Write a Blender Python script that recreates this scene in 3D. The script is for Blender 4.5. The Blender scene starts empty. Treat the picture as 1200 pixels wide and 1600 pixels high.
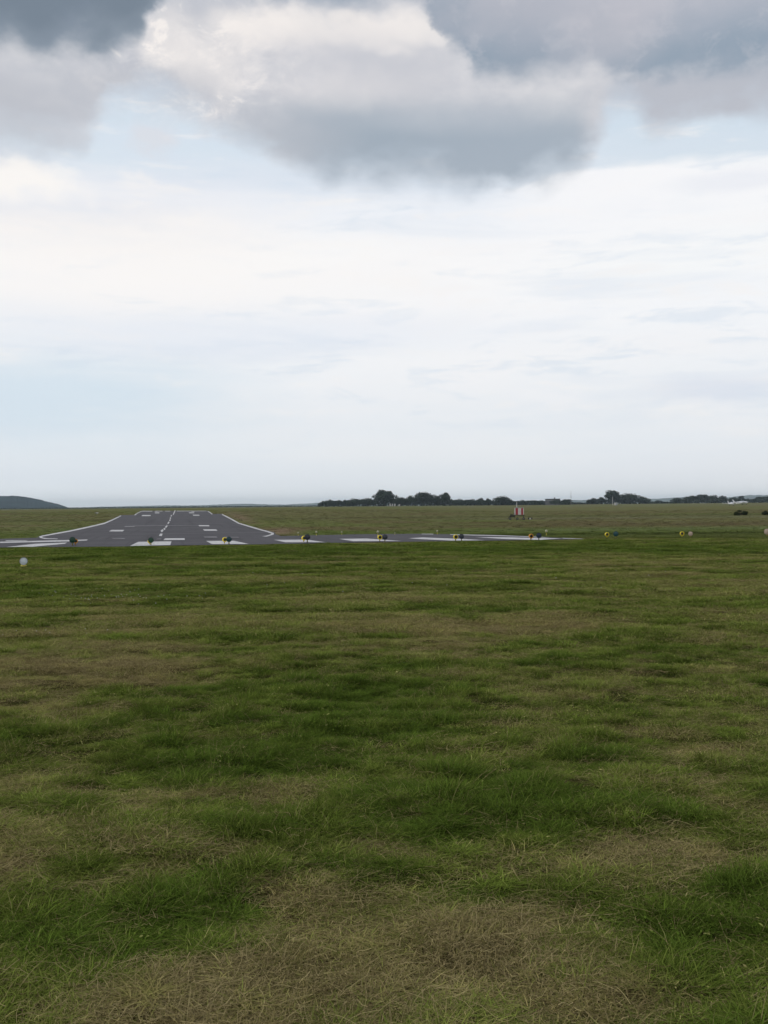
import bpy, bmesh, math, random
import numpy as np
from mathutils import Vector, Matrix

C = bpy.context.scene.collection
S = bpy.context.scene
R = math.radians

# ------------------------------------------------------------------ camera
EYE = 1.6
FPX = 1555.0                      # focal length in photo pixels (1200 x 1600)
PITCH = math.atan(9.8 / FPX)      # looking a touch down
ROLL = -math.atan(0.0089)
cam_d = bpy.data.cameras.new('camera')
cam = bpy.data.objects.new('camera', cam_d)
C.objects.link(cam)
cam_d.sensor_fit = 'VERTICAL'
cam_d.sensor_height = 36.0
cam_d.lens = 36.0 * FPX / 1600.0
cam_d.clip_start = 0.05
cam_d.clip_end = 80000
CM = Matrix.Rotation(R(90) - PITCH, 3, 'X') @ Matrix.Rotation(ROLL, 3, 'Z')

CAMROT = CM
cam.matrix_world = Matrix.Translation((0, 0, EYE)) @ CM.to_4x4()
S.camera = cam

# ------------------------------------------------------------------ colour management
S.view_settings.view_transform = 'Standard'
S.view_settings.look = 'None'
S.view_settings.gamma = 1.0
S.view_settings.use_curve_mapping = False
S.view_settings.exposure = 0.0
S.cycles.use_denoising = True
S.cycles.max_bounces = 6
S.cycles.diffuse_bounces = 3
S.cycles.transmission_bounces = 4
S.cycles.transparent_max_bounces = 8
S.cycles.volume_bounces = 0


def ray(px, py):
    d = CAMROT @ Vector(((px - 600) / FPX, (800 - py) / FPX, -1.0))
    return d.normalized()


def sky_ae(px, py):
    """direction of a photo point as azimuth and elevation, in units of 1/FPX radian"""
    d = ray(px, py)
    return math.atan2(d.x, d.y) * FPX, math.asin(d.z) * FPX


# ------------------------------------------------------------------ sky
SUN_EL, SUN_AZ = R(42), R(-105)     # azimuth measured from +Y (view axis) towards +X
wd = bpy.data.worlds.new('World')
S.world = wd
wd.use_nodes = True
nt = wd.node_tree
nt.nodes.clear()


class NB:
    """small node builder"""
    def __init__(s, tree):
        s.t = tree

    def n(s, typ, **kw):
        nd = s.t.nodes.new(typ)
        for k, v in kw.items():
            setattr(nd, k, v)
        return nd

    def link(s, a, b):
        s.t.links.new(a, b)

    def put(s, sock, v):
        if isinstance(v, bpy.types.NodeSocket):
            s.link(v, sock)
        else:
            sock.default_value = v

    def m(s, op, a, b=0.0, c=0.0, clamp=False):
        nd = s.n('ShaderNodeMath', operation=op, use_clamp=clamp)
        s.put(nd.inputs[0], a)
        s.put(nd.inputs[1], b)
        if op in ('MULTIPLY_ADD',):
            s.put(nd.inputs[2], c)
        return nd.outputs[0]

    def ss(s, v, lo, hi):
        nd = s.n('ShaderNodeMapRange', interpolation_type='SMOOTHSTEP')
        s.put(nd.inputs[0], v)
        s.put(nd.inputs[1], lo)
        s.put(nd.inputs[2], hi)
        return nd.outputs[0]

    def mix(s, f, a, b, blend='MIX'):
        nd = s.n('ShaderNodeMix', data_type='RGBA', blend_type=blend, clamp_factor=True)
        s.put(nd.inputs[0], f)
        for i, v in ((6, a), (7, b)):
            if isinstance(v, (tuple, list)):
                v = tuple(v) + (1.0,) if len(v) == 3 else v
            s.put(nd.inputs[i], v)
        return nd.outputs[2]

    def noise(s, vec, scale, detail=4, rough=0.5, lac=2.0, dist=0.0, col=False):
        nd = s.n('ShaderNodeTexNoise')
        s.put(nd.inputs['Vector'], vec)
        nd.inputs['Scale'].default_value = scale
        nd.inputs['Detail'].default_value = detail
        nd.inputs['Roughness'].default_value = rough
        nd.inputs['Lacunarity'].default_value = lac
        nd.inputs['Distortion'].default_value = dist
        return nd.outputs['Color' if col else 'Fac']

    def vmul(s, v, k):
        nd = s.n('ShaderNodeVectorMath', operation='MULTIPLY')
        s.put(nd.inputs[0], v)
        nd.inputs[1].default_value = k
        return nd.outputs[0]

    def vadd(s, v, k):
        nd = s.n('ShaderNodeVectorMath', operation='ADD')
        s.put(nd.inputs[0], v)
        s.put(nd.inputs[1], k)
        return nd.outputs[0]

    def ramp(s, v, stops, interp='EASE'):
        nd = s.n('ShaderNodeValToRGB')
        cr = nd.color_ramp
        cr.interpolation = interp
        while len(cr.elements) < len(stops):
            cr.elements.new(0.5)
        for e, (p, c) in zip(cr.elements, stops):
            e.position = p
            e.color = tuple(c) + (1,)
        s.put(nd.inputs[0], v)
        return nd.outputs[0]

    def curve(s, v, pts, vlo, vhi):
        """piecewise curve: pts [(x,y)] with x already in 0..1; returns y in real units"""
        nd = s.n('ShaderNodeFloatCurve')
        cm = nd.mapping
        cm.use_clip = True
        cu = cm.curves[0]
        P = sorted(pts)
        while len(cu.points) < len(P):
            cu.points.new(0.5, 0.5)
        for q, (x, y) in zip(cu.points, P):
            q.location = (min(max(x, 0), 1), (y - vlo) / (vhi - vlo))
            q.handle_type = 'AUTO_CLAMPED'
        cm.update()
        s.put(nd.inputs['Value'], v)
        return s.m('MULTIPLY_ADD', nd.outputs[0], vhi - vlo, vlo)


def lin(*c):
    return tuple(((v / 255) / 12.92 if v <= 10 else (((v / 255) + 0.055) / 1.055) ** 2.4) for v in c)


def build_sky():
    b = NB(nt)
    out = b.n('ShaderNodeOutputWorld')
    bg = b.n('ShaderNodeBackground')
    bg.inputs['Strength'].default_value = 0.1
    b.link(bg.outputs[0], out.inputs[0])
    sky = b.n('ShaderNodeTexSky', sky_type='NISHITA')
    sky.sun_disc = False
    sky.sun_elevation = SUN_EL
    sky.sun_rotation = SUN_AZ
    sky.dust_density = 2.0
    tc = b.n('ShaderNodeTexCoord')
    d = tc.outputs['Generated']
    sx = b.n('ShaderNodeSeparateXYZ')
    b.link(d, sx.inputs[0])
    az = b.m('ARCTAN2', sx.outputs[0], sx.outputs[1])
    A0 = b.m('MULTIPLY', az, FPX)
    el = b.m('ARCSINE', sx.outputs[2])
    E0 = b.m('MULTIPLY', el, FPX)
    # warps, sampled on the direction itself so there is no seam anywhere
    dz = b.vmul(d, (1, 1, 1.5))
    dofs = b.vadd(dz, (3.1, 7.7, 1.3))
    nA = b.noise(dz, 7.0, 6, 0.55)
    nE = b.noise(dofs, 8.0, 6, 0.55)
    A = b.m('MULTIPLY_ADD', b.m('SUBTRACT', nA, 0.5), 110, A0)
    E = b.m('MULTIPLY_ADD', b.m('SUBTRACT', nE, 0.5), 36, E0)
    # fine billows
    vb = b.n('ShaderNodeTexVoronoi', feature='SMOOTH_F1')
    b.link(b.vadd(dz, b.vmul(b.noise(dz, 10, 3, 0.5, col=True), (0.12, 0.12, 0.12))), vb.inputs['Vector'])
    vb.inputs['Scale'].default_value = 26
    vb.inputs['Smoothness'].default_value = 0.6
    bil = vb.outputs['Distance']
    fine = b.noise(dz, 34, 5, 0.6)
    E2 = b.m('MULTIPLY_ADD', b.m('SUBTRACT', bil, 0.4), -30, E)
    E2 = b.m('MULTIPLY_ADD', b.m('SUBTRACT', fine, 0.5), 34, E2)
    A2 = b.m('MULTIPLY_ADD', b.m('SUBTRACT', bil, 0.4), 24, A)
    A2 = b.m('MULTIPLY_ADD', b.m('SUBTRACT', fine, 0.5), 40, A2)
    # azimuth as 0..1 for curves
    X0, X1 = -1100.0, 1100.0
    t = b.m('DIVIDE', b.m('SUBTRACT', A, X0), X1 - X0, clamp=True)
    t2 = b.m('DIVIDE', b.m('SUBTRACT', A2, X0), X1 - X0, clamp=True)

    def cv(pts, tt):
        q = []
        for (px, py) in pts:
            a, e = sky_ae(px, py)
            q.append(((a - X0) / (X1 - X0), e))
        return b.curve(tt, q, 0.0, 1400.0)

    # --- veil: three elevation ramps (left, middle, right) blended by azimuth
    def vr(stops, cx=600):
        st = []
        for (py, c) in sorted(stops, reverse=True):
            st.append((sky_ae(cx, py)[1] / 1600.0 if py < 785 else (790 - py + 6) / 1600.0, [v * 10 for v in lin(*c)]))
        return b.ramp(b.m('DIVIDE', b.m('ADD', E0, b.m('MULTIPLY', b.m('SUBTRACT', nE, 0.5), 50)), 1600.0), st, 'EASE')
    left = vr([(795, (243, 248, 252)), (772, (238, 245, 251)), (745, (233, 240, 247)), (700, (234, 241, 247)), (650, (226, 235, 243)), (590, (231, 239, 246)),
               (520, (243, 246, 250)), (440, (252, 250, 250)), (370, (248, 244, 243)), (300, (234, 238, 246)), (210, (221, 233, 243)), (60, (195, 214, 234))], 150)
    mid = vr([(795, (245, 249, 252)), (772, (242, 247, 251)), (745, (238, 243, 248)), (700, (240, 244, 248)), (640, (242, 245, 249)), (560, (249, 250, 252)),
              (480, (253, 253, 254)), (400, (253, 253, 254)), (330, (244, 247, 252)), (285, (226, 234, 244)), (210, (214, 228, 241)), (60, (190, 210, 232))])
    right = vr([(795, (245, 249, 252)), (772, (242, 247, 251)), (745, (238, 242, 247)), (700, (239, 243, 248)), (640, (238, 242, 247)), (560, (246, 248, 251)),
                (480, (251, 252, 254)), (400, (253, 254, 254)), (330, (252, 253, 254)), (262, (250, 251, 253)), (245, (220, 231, 241)), (180, (213, 227, 239)), (60, (186, 208, 230))], 1050)
    veil = b.mix(b.ss(A, -420, -60), left, mid)
    veil = b.mix(b.ss(A, 120, 470), veil, right)
    # horizontal streaks in the veil
    ds = b.vmul(d, (1.0, 1.0, 9.0))
    st1 = b.noise(ds, 3.2, 6, 0.55, dist=0.5)
    st2 = b.noise(b.vadd(b.vmul(d, (1.0, 1.0, 5.0)), (9, 2, 4)), 11.0, 5, 0.6, dist=0.3)
    low = b.ss(E0, 20, 200)
    gapk = b.m('SUBTRACT', 1.0, b.m('MULTIPLY', b.ss(E0, 455, 520), 0.8))
    veil = b.mix(b.m('MULTIPLY', b.ss(st1, 0.46, 0.70), b.m('MULTIPLY', gapk, b.m('MULTIPLY_ADD', low, 0.4, 0.2))), veil, tuple(v * 10 for v in lin(250, 249, 250)))
    veil = b.mix(b.m('MULTIPLY', b.ss(st1, 0.50, 0.30), b.m('MULTIPLY', low, 0.42)), veil, tuple(v * 10 for v in lin(222, 231, 243)))
    veil = b.mix(b.m('MULTIPLY', b.ss(st2, 0.53, 0.72), b.m('MULTIPLY', low, 0.6)), veil, tuple(v * 10 for v in lin(252, 249, 247)))
    veil = b.mix(b.m('MULTIPLY', b.ss(st2, 0.47, 0.30), b.m('MULTIPLY', low, 0.5)), veil, tuple(v * 10 for v in lin(219, 230, 242)))
    # thin veil over the physical sky
    col = b.mix(0.94, sky.outputs[0], veil)

    def K(r, g, bl):
        return tuple(v * 10 for v in lin(r, g, bl))

    def blob(cx, cy, rx, ry, soft=0.8, a=A, e=E):
        ca, ce = sky_ae(cx, cy)
        u = b.m('DIVIDE', b.m('SUBTRACT', a, ca), rx)
        v = b.m('DIVIDE', b.m('SUBTRACT', e, ce), ry)
        r2 = b.m('SQRT', b.m('ADD', b.m('MULTIPLY', u, u), b.m('MULTIPLY', v, v)))
        return b.ss(r2, 1 + soft * 0.5, 1 - soft * 0.5)

    # low small clouds
    f = b.m('MULTIPLY', blob(25, 300, 95, 44, 0.7, A2, E2), b.ss(E2, sky_ae(20, 330)[1], sky_ae(20, 290)[1]))
    col = b.mix(f, col, K(251, 248, 245))
    col = b.mix(b.m('MULTIPLY', blob(245, 213, 34, 20, 1.1, A2, E2), 0.55), col, K(222, 221, 226))
    col = b.mix(b.m('MULTIPLY', blob(1120, 610, 90, 22, 1.2), 0.6), col, K(219, 226, 238))
    col = b.mix(b.m('MULTIPLY', blob(1090, 642, 75, 12, 1.3, A2, E2), 0.35), col, K(247, 247, 248))
    col = b.mix(b.m('MULTIPLY', blob(860, 625, 55, 16, 1.0, A2, E2), 0.45), col, K(246, 246, 248))
    col = b.mix(b.m('MULTIPLY', blob(470, 680, 60, 16, 1.0, A2, E2), 0.4), col, K(236, 239, 243))
    col = b.mix(b.m('MULTIPLY', blob(70, 628, 250, 52, 1.4), 0.75), col, K(214, 229, 240))
    col = b.mix(b.m('MULTIPLY', blob(400, 520, 330, 30, 1.5), 0.5), col, K(229, 235, 245))
    col = b.mix(b.m('MULTIPLY', blob(180, 410, 480, 60, 1.5), 0.6), col, K(254, 251, 248))
    col = b.mix(b.m('MULTIPLY', blob(560, 700, 500, 60, 1.5), 0.2), col, K(228, 235, 242))
    # white streaky bank on the right, its top edge crisp
    gtop = cv([(-700, 420), (700, 330), (800, 292), (860, 275), (920, 264), (1000, 262), (1200, 262), (1900, 262)], t)
    g = b.m('MULTIPLY', b.ss(b.m('SUBTRACT', E0, b.m('MULTIPLY_ADD', b.m('SUBTRACT', st2, 0.5), 26, gtop)), 5, -5), b.ss(E0, 330, 480))
    col = b.mix(b.m('MULTIPLY', b.m('MULTIPLY', g, b.ss(A0, 120, 300)), 0.8), col, K(249, 249, 251))
    col = b.mix(b.m('MULTIPLY', blob(1150, 281, 90, 14, 1.2), 0.5), col, K(228, 232, 241))

    # --- the cumulus deck: lower edge as a curve over azimuth
    deck = cv([(-1200, 250), (-500, 250), (-120, 238), (0, 234), (100, 236), (142, 232), (156, 200), (170, 170), (235, 164), (290, 182), (330, 206),
               (395, 238), (450, 264), (490, 280), (560, 287), (700, 288), (800, 286), (870, 278), (905, 264), (930, 240), (948, 200), (966, 172), (985, 172),
               (1000, 190), (1030, 206), (1080, 192), (1200, 184), (1400, 180), (1900, 230)], t)
    dE = b.m('SUBTRACT', E2, deck)
    soft = b.ss(nA, 0.35, 0.65)
    dm = b.ss(dE, b.m('MULTIPLY_ADD', soft, -34, -8), b.m('MULTIPLY_ADD', soft, 40, 18))
    # broken cloud outside the part in view and overhead
    brk = b.noise(b.vadd(b.vmul(d, (1, 1, 1.2)), (2.2, 5.1, 0.4)), 2.6, 7, 0.55)
    outs = b.m('MAXIMUM', b.ss(b.m('ABSOLUTE', A0), 640, 900), b.ss(E0, 800, 1000))
    dm = b.m('MULTIPLY', dm, b.m('SUBTRACT', 1.0, b.m('MULTIPLY', outs, b.ss(brk, 0.46, 0.36))))
    # lit side of the cloud
    lum = b.noise(dz, 9, 7, 0.6)
    dcol = b.mix(b.ss(lum, 0.35, 0.68), K(196, 199, 207), K(222, 221, 224))
    dcol = b.mix(b.m('MULTIPLY', b.ss(bil, 0.5, 0.15), 0.25), dcol, K(241, 238, 238))

    fine2 = b.noise(b.vadd(dz, (1.7, 0.2, 5.5)), 30, 8, 0.68, dist=0.4)
    mott = blob(310, 95, 150, 75, 1.3)
    dcol = b.mix(b.m('MULTIPLY', mott, b.ss(fine2, 0.52, 0.36)), dcol, K(196, 198, 206))
    dcol = b.mix(b.m('MULTIPLY', mott, b.ss(fine2, 0.50, 0.62)), dcol, K(246, 241, 238))
    dcol = b.mix(b.m('MULTIPLY', b.ss(fine2, 0.5, 0.34), 0.22), dcol, K(188, 192, 202))

    def add_bright(c, k, *a):
        return b.mix(b.m('MULTIPLY', blob(*a), k), c, K(247, 241, 237))
    dcol = add_bright(dcol, 0.6, 345, 115, 60, 34, 1.1, A2, E2)
    dcol = add_bright(dcol, 0.5, 275, 80, 42, 40, 1.2, A2, E2)
    dcol = add_bright(dcol, 0.85, 430, 52, 90, 28, 1.4, A, E2)
    dcol = add_bright(dcol, 0.8, 610, 48, 110, 22, 1.4, A, E2)
    dcol = add_bright(dcol, 0.3, 560, 150, 110, 26, 1.4, A2, E2)
    # shaded bases of the middle cloud
    mid_x = b.m('MULTIPLY', b.ss(A, -210, -60), b.ss(A, 352, 300))
    base = b.m('MULTIPLY', mid_x, b.ss(E, sky_ae(600, 130)[1], sky_ae(600, 225)[1]))
    dcol = b.mix(b.m('MULTIPLY', base, 0.92), dcol, K(163, 175, 188))
    dcol = b.mix(b.m('MULTIPLY', b.m('MULTIPLY', blob(560, 215, 150, 38, 1.6), 1.0), 0.5), dcol, K(158, 171, 184))
    dcol = b.mix(b.m('MULTIPLY', blob(690, 190, 100, 16, 1.6), 0.35), dcol, K(190, 196, 205))
    # left grey shelf
    sh = b.m('MULTIPLY', b.ss(A, -395, -520), b.ss(E, sky_ae(60, 120)[1] + 15, sky_ae(60, 150)[1]))
    dcol = b.mix(b.m('MULTIPLY', sh, 0.8), dcol, K(190, 193, 201))
    dcol = b.mix(b.m('MULTIPLY', blob(225, 135, 120, 26, 1.3), 0.75), dcol, K(192, 195, 203))
    dcol = b.mix(b.m('MULTIPLY', blob(560, 105, 190, 42, 1.5), 0.5), dcol, K(208, 208, 214))
    dcol = b.mix(b.m('MULTIPLY', blob(455, 215, 85, 36, 1.5), 0.6), dcol, K(184, 189, 198))
    # right lower shelf
    rs = b.m('MULTIPLY', b.ss(A, 290, 400), b.ss(E, sky_ae(1000, 110)[1], sky_ae(1000, 140)[1]))
    dcol = b.mix(b.m('MULTIPLY', rs, 0.9), dcol, K(184, 188, 198))
    # near dark cloud, right
    dk = cv([(-300, -300), (300, -200), (345, -40), (400, 10), (450, 22), (520, 24), (600, 14), (650, 12), (676, 30), (695, 72), (735, 98), (752, 134),
             (790, 143), (850, 142), (905, 128), (950, 122), (985, 142), (1040, 146), (1110, 136), (1200, 128), (1400, 130), (1900, 170)], t2)
    dkE = b.m('SUBTRACT', E2, dk)
    dkm = b.ss(dkE, -5, b.m('MULTIPLY_ADD', soft, 30, 12))
    dgr = b.ss(dkE, 30, 140)
    dc = b.mix(dgr, K(150, 164, 180), K(188, 190, 200))
    dc = b.mix(b.m('MULTIPLY', b.ss(lum, 0.42, 0.62), 0.5), dc, K(184, 186, 197))
    dc = b.mix(b.m('MULTIPLY', blob(800, 110, 95, 36, 1.5), 0.6), dc, K(143, 158, 174))
    dc = b.mix(b.m('MULTIPLY', blob(1100, 100, 150, 30, 1.5), 0.6), dc, K(147, 162, 178))
    dc = b.mix(b.m('MULTIPLY', blob(770, 25, 130, 34, 1.5), 0.5), dc, K(174, 178, 189))
    dc = b.mix(b.m('MULTIPLY', blob(960, 40, 70, 50, 1.5), 0.6), dc, K(195, 194, 202))
    dc = b.mix(b.m('MULTIPLY', b.ss(fine2, 0.5, 0.66), 0.22), dc, K(205, 204, 210))
    dcol = b.mix(dkm, dcol, dc)
    # near dark cloud, left
    dl = cv([(-1200, 130), (-200, 120), (0, 110), (100, 104), (190, 97), (226, 88), (240, 55), (252, 20), (285, -10), (330, -90), (420, -400), (1900, -500)], t2)
    dlE = b.m('SUBTRACT', E2, dl)
    dlm = b.ss(dlE, -8, b.m('MULTIPLY_ADD', soft, 34, 16))
    dlc = b.mix(b.ss(dlE, 0, 70), K(149, 160, 173), K(121, 134, 148))
    dlc = b.mix(b.m('MULTIPLY', b.ss(lum, 0.5, 0.7), 0.3), dlc, K(140, 152, 170))
    dcol = b.mix(dlm, dcol, dlc)
    # overhead and around: light and dark masses
    od = b.noise(b.vadd(d, (6.2, 1.1, 8.4)), 3.0, 7, 0.55)
    oc = b.mix(b.ss(od, 0.35, 0.62), K(146, 158, 174), K(214, 213, 219))
    dcol = b.mix(outs, dcol, oc)
    col = b.mix(dm, col, dcol)
    b.link(col, bg.inputs[0])


build_sky()
try:
    wd.cycles.sampling_method = 'MANUAL'
    wd.cycles.sample_map_resolution = 512
except Exception:
    pass

sun_d = bpy.data.lights.new('sun', 'SUN')
sun_d.energy = 1.5
sun_d.angle = R(10)
sun_d.color = (1.0, 0.96, 0.9)
sun = bpy.data.objects.new('sun', sun_d)
C.objects.link(sun)
sdir = Vector((math.sin(SUN_AZ) * math.cos(SUN_EL), math.cos(SUN_AZ) * math.cos(SUN_EL), math.sin(SUN_EL)))
sun.rotation_euler = (-sdir).to_track_quat('-Z', 'Y').to_euler()
sun.location = (0, 0, 60)

# ------------------------------------------------------------------ noise in numpy
def _hash(ix, iy, seed):
    h = (ix.astype(np.int64) * 374761393 + iy.astype(np.int64) * 668265263 + seed * 974711) & 0xffffffff
    h = ((h ^ (h >> 13)) * 1274126177) & 0xffffffff
    return ((h ^ (h >> 16)) & 0xffff) / 65535.0


def vnoise(x, y, seed=0):
    ix, iy = np.floor(x), np.floor(y)
    fx, fy = x - ix, y - iy
    fx = fx * fx * (3 - 2 * fx)
    fy = fy * fy * (3 - 2 * fy)
    a = _hash(ix, iy, seed)
    b_ = _hash(ix + 1, iy, seed)
    c = _hash(ix, iy + 1, seed)
    d = _hash(ix + 1, iy + 1, seed)
    return (a * (1 - fx) + b_ * fx) * (1 - fy) + (c * (1 - fx) + d * fx) * fy


def fbm(x, y, seed=0, o=4):
    s, a, f, n = 0, 1.0, 1.0, 0
    for k in range(o):
        s = s + a * vnoise(x * f + 13.7 * k, y * f + 5.3 * k, seed + k)
        n += a
        a *= 0.5
        f *= 2.03
    return s / n


def sst(v, lo, hi):
    t = np.clip((v - lo) / (hi - lo), 0, 1)
    return t * t * (3 - 2 * t)


# ------------------------------------------------------------------ terrain
def height(x, y, bumps=True):
    x = np.asarray(x, dtype=float)
    y = np.asarray(y, dtype=float)
    yy = np.maximum(y, 1.0)
    u = x / yy
    rise = 1.15 - 1.0 * sst(u, -0.06, 0.16)
    rise = rise + 0.0 * u
    s = 0.5 * sst(y, 62, 285) + 0.5 * np.clip((y - 62) / 210.0, 0, 1)
    z = rise * s
    z = z + (1.25 - rise) * sst(y, 560, 900) * (y > 560)
    if bumps:
        near = 1 - sst(np.hypot(x, y), 33, 40)
        z = z + near * (0.07 * (fbm(x * 0.6, y * 0.9, 3, 3) - 0.5) + 0.05 * (fbm(x * 3.1, y * 4.1, 9, 3) - 0.5) + 0.03 * (fbm(x * 9, y * 11, 15, 2) - 0.5) + 0.02 * windrow(x, y))
    return z


def ground_at(px, py, bumps=False):
    """the point of the terrain that the photograph shows at this place"""
    d = ray(px, py)
    lo, hi = 1.0, 1.0
    while hi < 20000:
        hi = lo * 1.02
        z = EYE + d.z * hi
        if z < float(height(d.x * hi, d.y * hi, bumps)):
            break
        lo = hi
    for _ in range(30):
        m_ = (lo + hi) / 2
        if EYE + d.z * m_ < float(height(d.x * m_, d.y * m_, bumps)):
            hi = m_
        else:
            lo = m_
    return Vector((d.x * lo, d.y * lo, float(height(d.x * lo, d.y * lo, bumps))))


CI = np.array(CAMROT.inverted())


def to_px(x, y, z):
    p = np.stack([x, y, np.asarray(z) - EYE])
    q = np.tensordot(CI, p, axes=1)
    w = np.where(q[2] < -0.01, -q[2], 1e9)
    return 600 + FPX * q[0] / w, 800 - FPX * q[1] / w


ASPHALT = [(-260, 858.5), (-150, 857.5), (0, 856), (200, 854.3), (290, 852.5), (380, 851.5), (560, 848), (740, 845.6), (900, 843.1), (915, 842.8),
           (865, 840.2), (820, 837.8), (770, 836), (703, 835.2), (650, 834.4), (560, 835.2), (500, 836.5), (440, 838), (431, 835.5),
           (429, 832), (410, 827.3), (395, 823.7), (372, 816.6), (347, 802.8), (333, 803), (325, 798.2), (220, 798.2), (209, 804.8), (188, 805),
           (163, 817), (100, 830.7), (65, 836.6), (57, 840.6), (0, 842.3), (-150, 845.5), (-260, 848)]


def in_poly(px, py, poly):
    c = np.zeros(np.shape(px), bool)
    j = len(poly) - 1
    for i in range(len(poly)):
        xi, yi = poly[i]
        xj, yj = poly[j]
        k = ((yi > py) != (yj > py)) & (px < (xj - xi) * (py - yi) / (yj - yi + 1e-12) + xi)
        c ^= k
        j = i
    return c


# patches of dry and lush grass: (px, py, rx, ry, amount) in the ground seen at those places
PATCHES = [(520, 1545, 520, 95, .95), (700, 1450, 330, 45, .7), (210, 1480, 170, 35, .45), (60, 1345, 150, 45, .75), (300, 1345, 90, 12, .35),
           (1010, 1355, 230, 28, .8), (1180, 1310, 80, 25, .5), (560, 1365, 120, 25, .45), (980, 1490, 130, 30, .5), (30, 1450, 60, 25, .4), (700, 1000, 200, 32, .7), (840, 975, 120, 14, .35),
           (120, 1045, 210, 48, .5), (230, 1030, 90, 40, .35), (60, 1100, 160, 25, .45), (240, 1160, 70, 12, .55), (540, 1060, 60, 12, .3),
           (950, 1065, 220, 25, .45), (1100, 1170, 150, 32, .55), (700, 1180, 200, 12, .2), (1120, 1000, 120, 12, .3), (190, 1215, 260, 14, .5),
           (880, 1230, 260, 16, .3), (120, 1240, 120, 20, .35), (620, 935, 300, 8, .4), (1000, 905, 260, 8, .35), (120, 905, 160, 6, .3),
           (250, 958, 150, 6, .35), (900, 875, 300, 5, .3),
           (200, 1400, 190, 42, -.7), (90, 1500, 120, 42, -.45), (440, 1310, 150, 30, -.35), (750, 1300, 170, 42, -.75), (560, 1400, 110, 18, -.5),
           (480, 1090, 200, 70, -.6), (680, 1070, 160, 45, -.45), (450, 1180, 220, 30, -.5), (860, 1020, 120, 22, -.4), (1060, 1030, 140, 20, -.35),
           (120, 1140, 160, 22, -.45), (60, 975, 130, 8, -.5), (300, 925, 140, 7, -.5), (1000, 1440, 150, 30, -.6), (1130, 1560, 120, 60, -.5),
           (740, 1240, 160, 22, -.4), (330, 1260, 220, 20, -.35), (60, 925, 110, 10, -.35), (900, 1170, 90, 25, -.3), (1090, 1380, 120, 20, -.4),
           (300, 865, 600, 10, -.45), (900, 858, 400, 7, -.35), (80, 1590, 120, 30, -.25), (740, 950, 150, 8, -.3), (940, 1520, 120, 25, -.1)]


def windrow(x, y):
    """ridges of cuttings left across the mower's path"""
    f = fbm(x * 0.16 + 3, (y + 0.35 * (fbm(x * 0.5, y * 0.2, 83, 3) - .5)) * 1.35, 81, 3)
    return sst(f, 0.56, 0.68)


def dryness(x, y):
    px, py = to_px(x, y, np.zeros_like(x))
    # warp so that the patches have ragged edges
    wx = (fbm(x * 0.9, y * 1.4, 21, 4) - 0.5)
    wy = (fbm(x * 0.9 + 40, y * 1.4, 25, 4) - 0.5)
    r = np.maximum(np.hypot(x, y), 1)
    qx = px + wx * 1700 / r
    qy = py + wy * 620 / r + (fbm(x * 3.0, y * 3.5, 29, 3) - 0.5) * 420 / r
    s = 0.30 + 0.45 * (fbm(x * 0.35, y * 0.9, 31, 4) - 0.5) + 0.8 * (fbm(x * 1.6, y * 3.0, 37, 4) - 0.5) + 0.95 * (fbm(x * 5, y * 8, 47, 3) - 0.5)
    s = s + (0.12 + 0.16 * sst(r, 5, 9)) * windrow(x, y) - 0.10 * (1 - sst(r, 5, 8))
    for (cx, cy, rx, ry, a) in PATCHES:
        dx, dy = (qx - cx) / rx, (qy - cy) / ry
        s = s + a * (0.62 if a > 0 else 0.7) * np.exp(-np.minimum((dx * dx + dy * dy) ** 1.5, 30))
    front = (y > 0.5) & (np.abs(px - 600) < 1500)
    soft = sst(r, 5.5, 9)
    s = s * (1 - soft) + (0.42 + (s - 0.36) * 0.85) * soft
    return np.clip(np.where(front, s, 0.35), 0, 1)


def band(v, c, w):
    return np.exp(-((v - c) / w) ** 2)


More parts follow.
